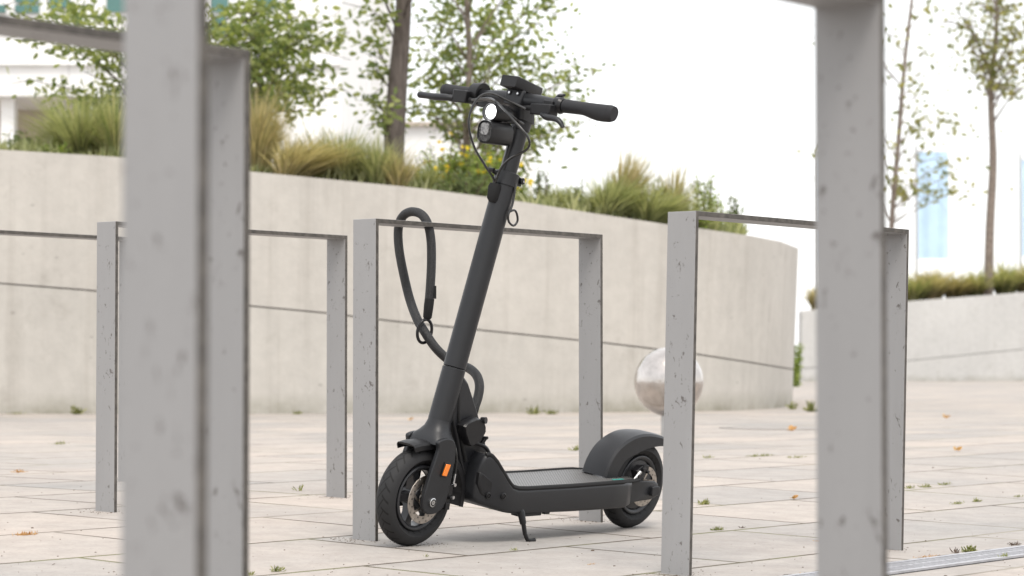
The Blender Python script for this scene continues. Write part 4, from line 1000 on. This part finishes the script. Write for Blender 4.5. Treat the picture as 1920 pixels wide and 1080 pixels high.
# big round control ring inboard of the left-in-photo grip, small throttle ring on the other
bm = bmesh.new(); c = HC + Vector((0, -.142, 0))
loft(bm, [[c + YY * y + FWD * cos(2 * pi * k / 36) * r_ + AX * sin(2 * pi * k / 36) * r_ for k in range(36)] for (y, r_) in ((-.020, .022), (-.018, .0285), (.008, .0310), (.012, .0308), (.012, .0260), (.006, .015))]); P('control_pod', bm, 'frame_dark', hb, angle=35)
bm = bmesh.new(); c = HC + Vector((0, .120, 0))
loft(bm, [[c + YY * y + FWD * cos(2 * pi * k / 30) * r_ + AX * sin(2 * pi * k / 30) * r_ for k in range(30)] for (y, r_) in ((-.008, .017), (-.006, .0205), (.010, .0215), (.014, .019), (.018, .017))])
tube(bm, [HC + Vector((-.006, .098, .010)), HC + Vector((-.010, .112, .024)), HC + Vector((-.006, .128, .026))], [.007, .009, .006], 12, sy=.6); P('thumb_throttle', bm, 'gloss', hb, angle=35)
# brake and signal cables looping in front of the bar
def shift(y, x): return y + (x - .69) * .80
ca = [(-.001, 1.118, .775), (-.062, 1.134, .80), (-.117, 1.145, .825), (-.153, 1.132, .845), (-.174, 1.094, .86), (-.172, 1.053, .86), (-.147, 1.006, .84), (-.108, .966, .81), (-.072, .930, .78), (-.068, .905, .775)]
cb_ = [(-.180, 1.123, .775), (-.126, 1.132, .80), (-.092, 1.124, .83), (-.033, 1.088, .85), (.021, 1.050, .84), (.023, 1.021, .82), (-.027, .992, .80), (-.054, .964, .79), (-.066, .928, .78), (-.068, .905, .775)]
cc_ = [(-.172, 1.120, .77), (-.120, 1.128, .79), (-.085, 1.118, .80), (-.030, 1.092, .80), (.0, 1.08, .765)]
for nm, pts in (('cable', ca), ('cable', cb_), ('cable', cc_)):
    bm = bmesh.new(); tube(bm, spline([(x, shift(y, x), z) for y, z, x in pts], 8), .0030 if pts is not cc_ else .0024, 8); P(nm, bm, 'cable')

# ------------------------------------------------------------------ the braided cable lock
lk_loc = at(775, 418, 6.486)
lk = empty('cable_lock', lk_loc); tag(lk, 'black braided cable lock looped over the stand top bar and running to the scooter neck', 'bicycle lock')
def lp(px, py, Y): return at(px, py, Y) - lk_loc
def scl(x, y, z):
    return Vector(RE) + MS @ Vector((x, y, z)) - lk_loc
s_b = scl(.83, -.045, .465)
loop = [lp(804, 572, 6.43), lp(807, 535, 6.43), lp(809, 490, 6.435), lp(808, 450, 6.44), lp(802, 420, 6.445), lp(790, 402, 6.46), lp(771, 397, 6.485), lp(755, 406, 6.51), lp(747, 428, 6.53), lp(748, 465, 6.53), lp(756, 510, 6.52), lp(768, 560, 6.50), lp(782, 598, 6.46), lp(796, 622, 6.43), lp(815, 650, 6.42), lp(835, 670, 6.42)]
beh = [lp(857, 684, 6.41), lp(878, 690, 6.37), lp(893, 703, 6.33), lp(899, 722, 6.31), lp(896, 745, 6.30), lp(888, 768, 6.29)]
bm = bmesh.new(); tube(bm, spline(loop + beh, 8), .0122, 18); P('cable_sleeve', bm, 'braid', lk)
bm = bmesh.new(); tube(bm, [lp(805.5, 560, 6.43), lp(804, 572, 6.43), lp(801.5, 594, 6.43), lp(801, 598, 6.43)], [.0128, .0130, .0118, .009], 18); P('end_cap', bm, 'rubber', lk)
bm = bmesh.new(); rr = [lp(796 + 14 * cos(a) * .95 + 3 * sin(a), 621 - 22 * sin(a), 6.43 + .012 * cos(a) - .004) for a in np.linspace(0, 2 * pi, 25)]
tube(bm, rr, .0042, 10, cap=False); P('ring', bm, 'gloss', lk)
bm = bmesh.new(); box(bm, lp(816, 548, 6.425), (.006, .003, .034)); P('label_tab', bm, 'rubber', lk, smooth=False)
bm = bmesh.new(); tube(bm, [lp(891, 758, 6.295), lp(884, 788, 6.285)], [.0128, .0118], 18); P('end_cap', bm, 'rubber', lk)
bm = bmesh.new(); rings = []
for y, s in ((.024, .86), (.028, .93), (.048, .93), (.054, .85)):
    pl = smoothpoly([(.835, .312), (.806, .327), (.776, .333), (.751, .322), (.741, .296), (.756, .276), (.775, .262), (.797, .256), (.812, .270)], 2)
    rings.append([scl(.786 + (x - .786) * s, y, .294 + (z - .294) * s) for x, z in pl])
loft(bm, rings); P('lock_body', bm, 'gloss', lk, angle=30)
bm = bmesh.new(); tube(bm, [scl(.776, .045, .312), scl(.764, .05, .321)], [.004, .004], 8); tube(bm, [scl(.760, .045, .324), scl(.757, .058, .326)], [.0085, .0085], 18); P('knob', bm, 'gloss', lk)
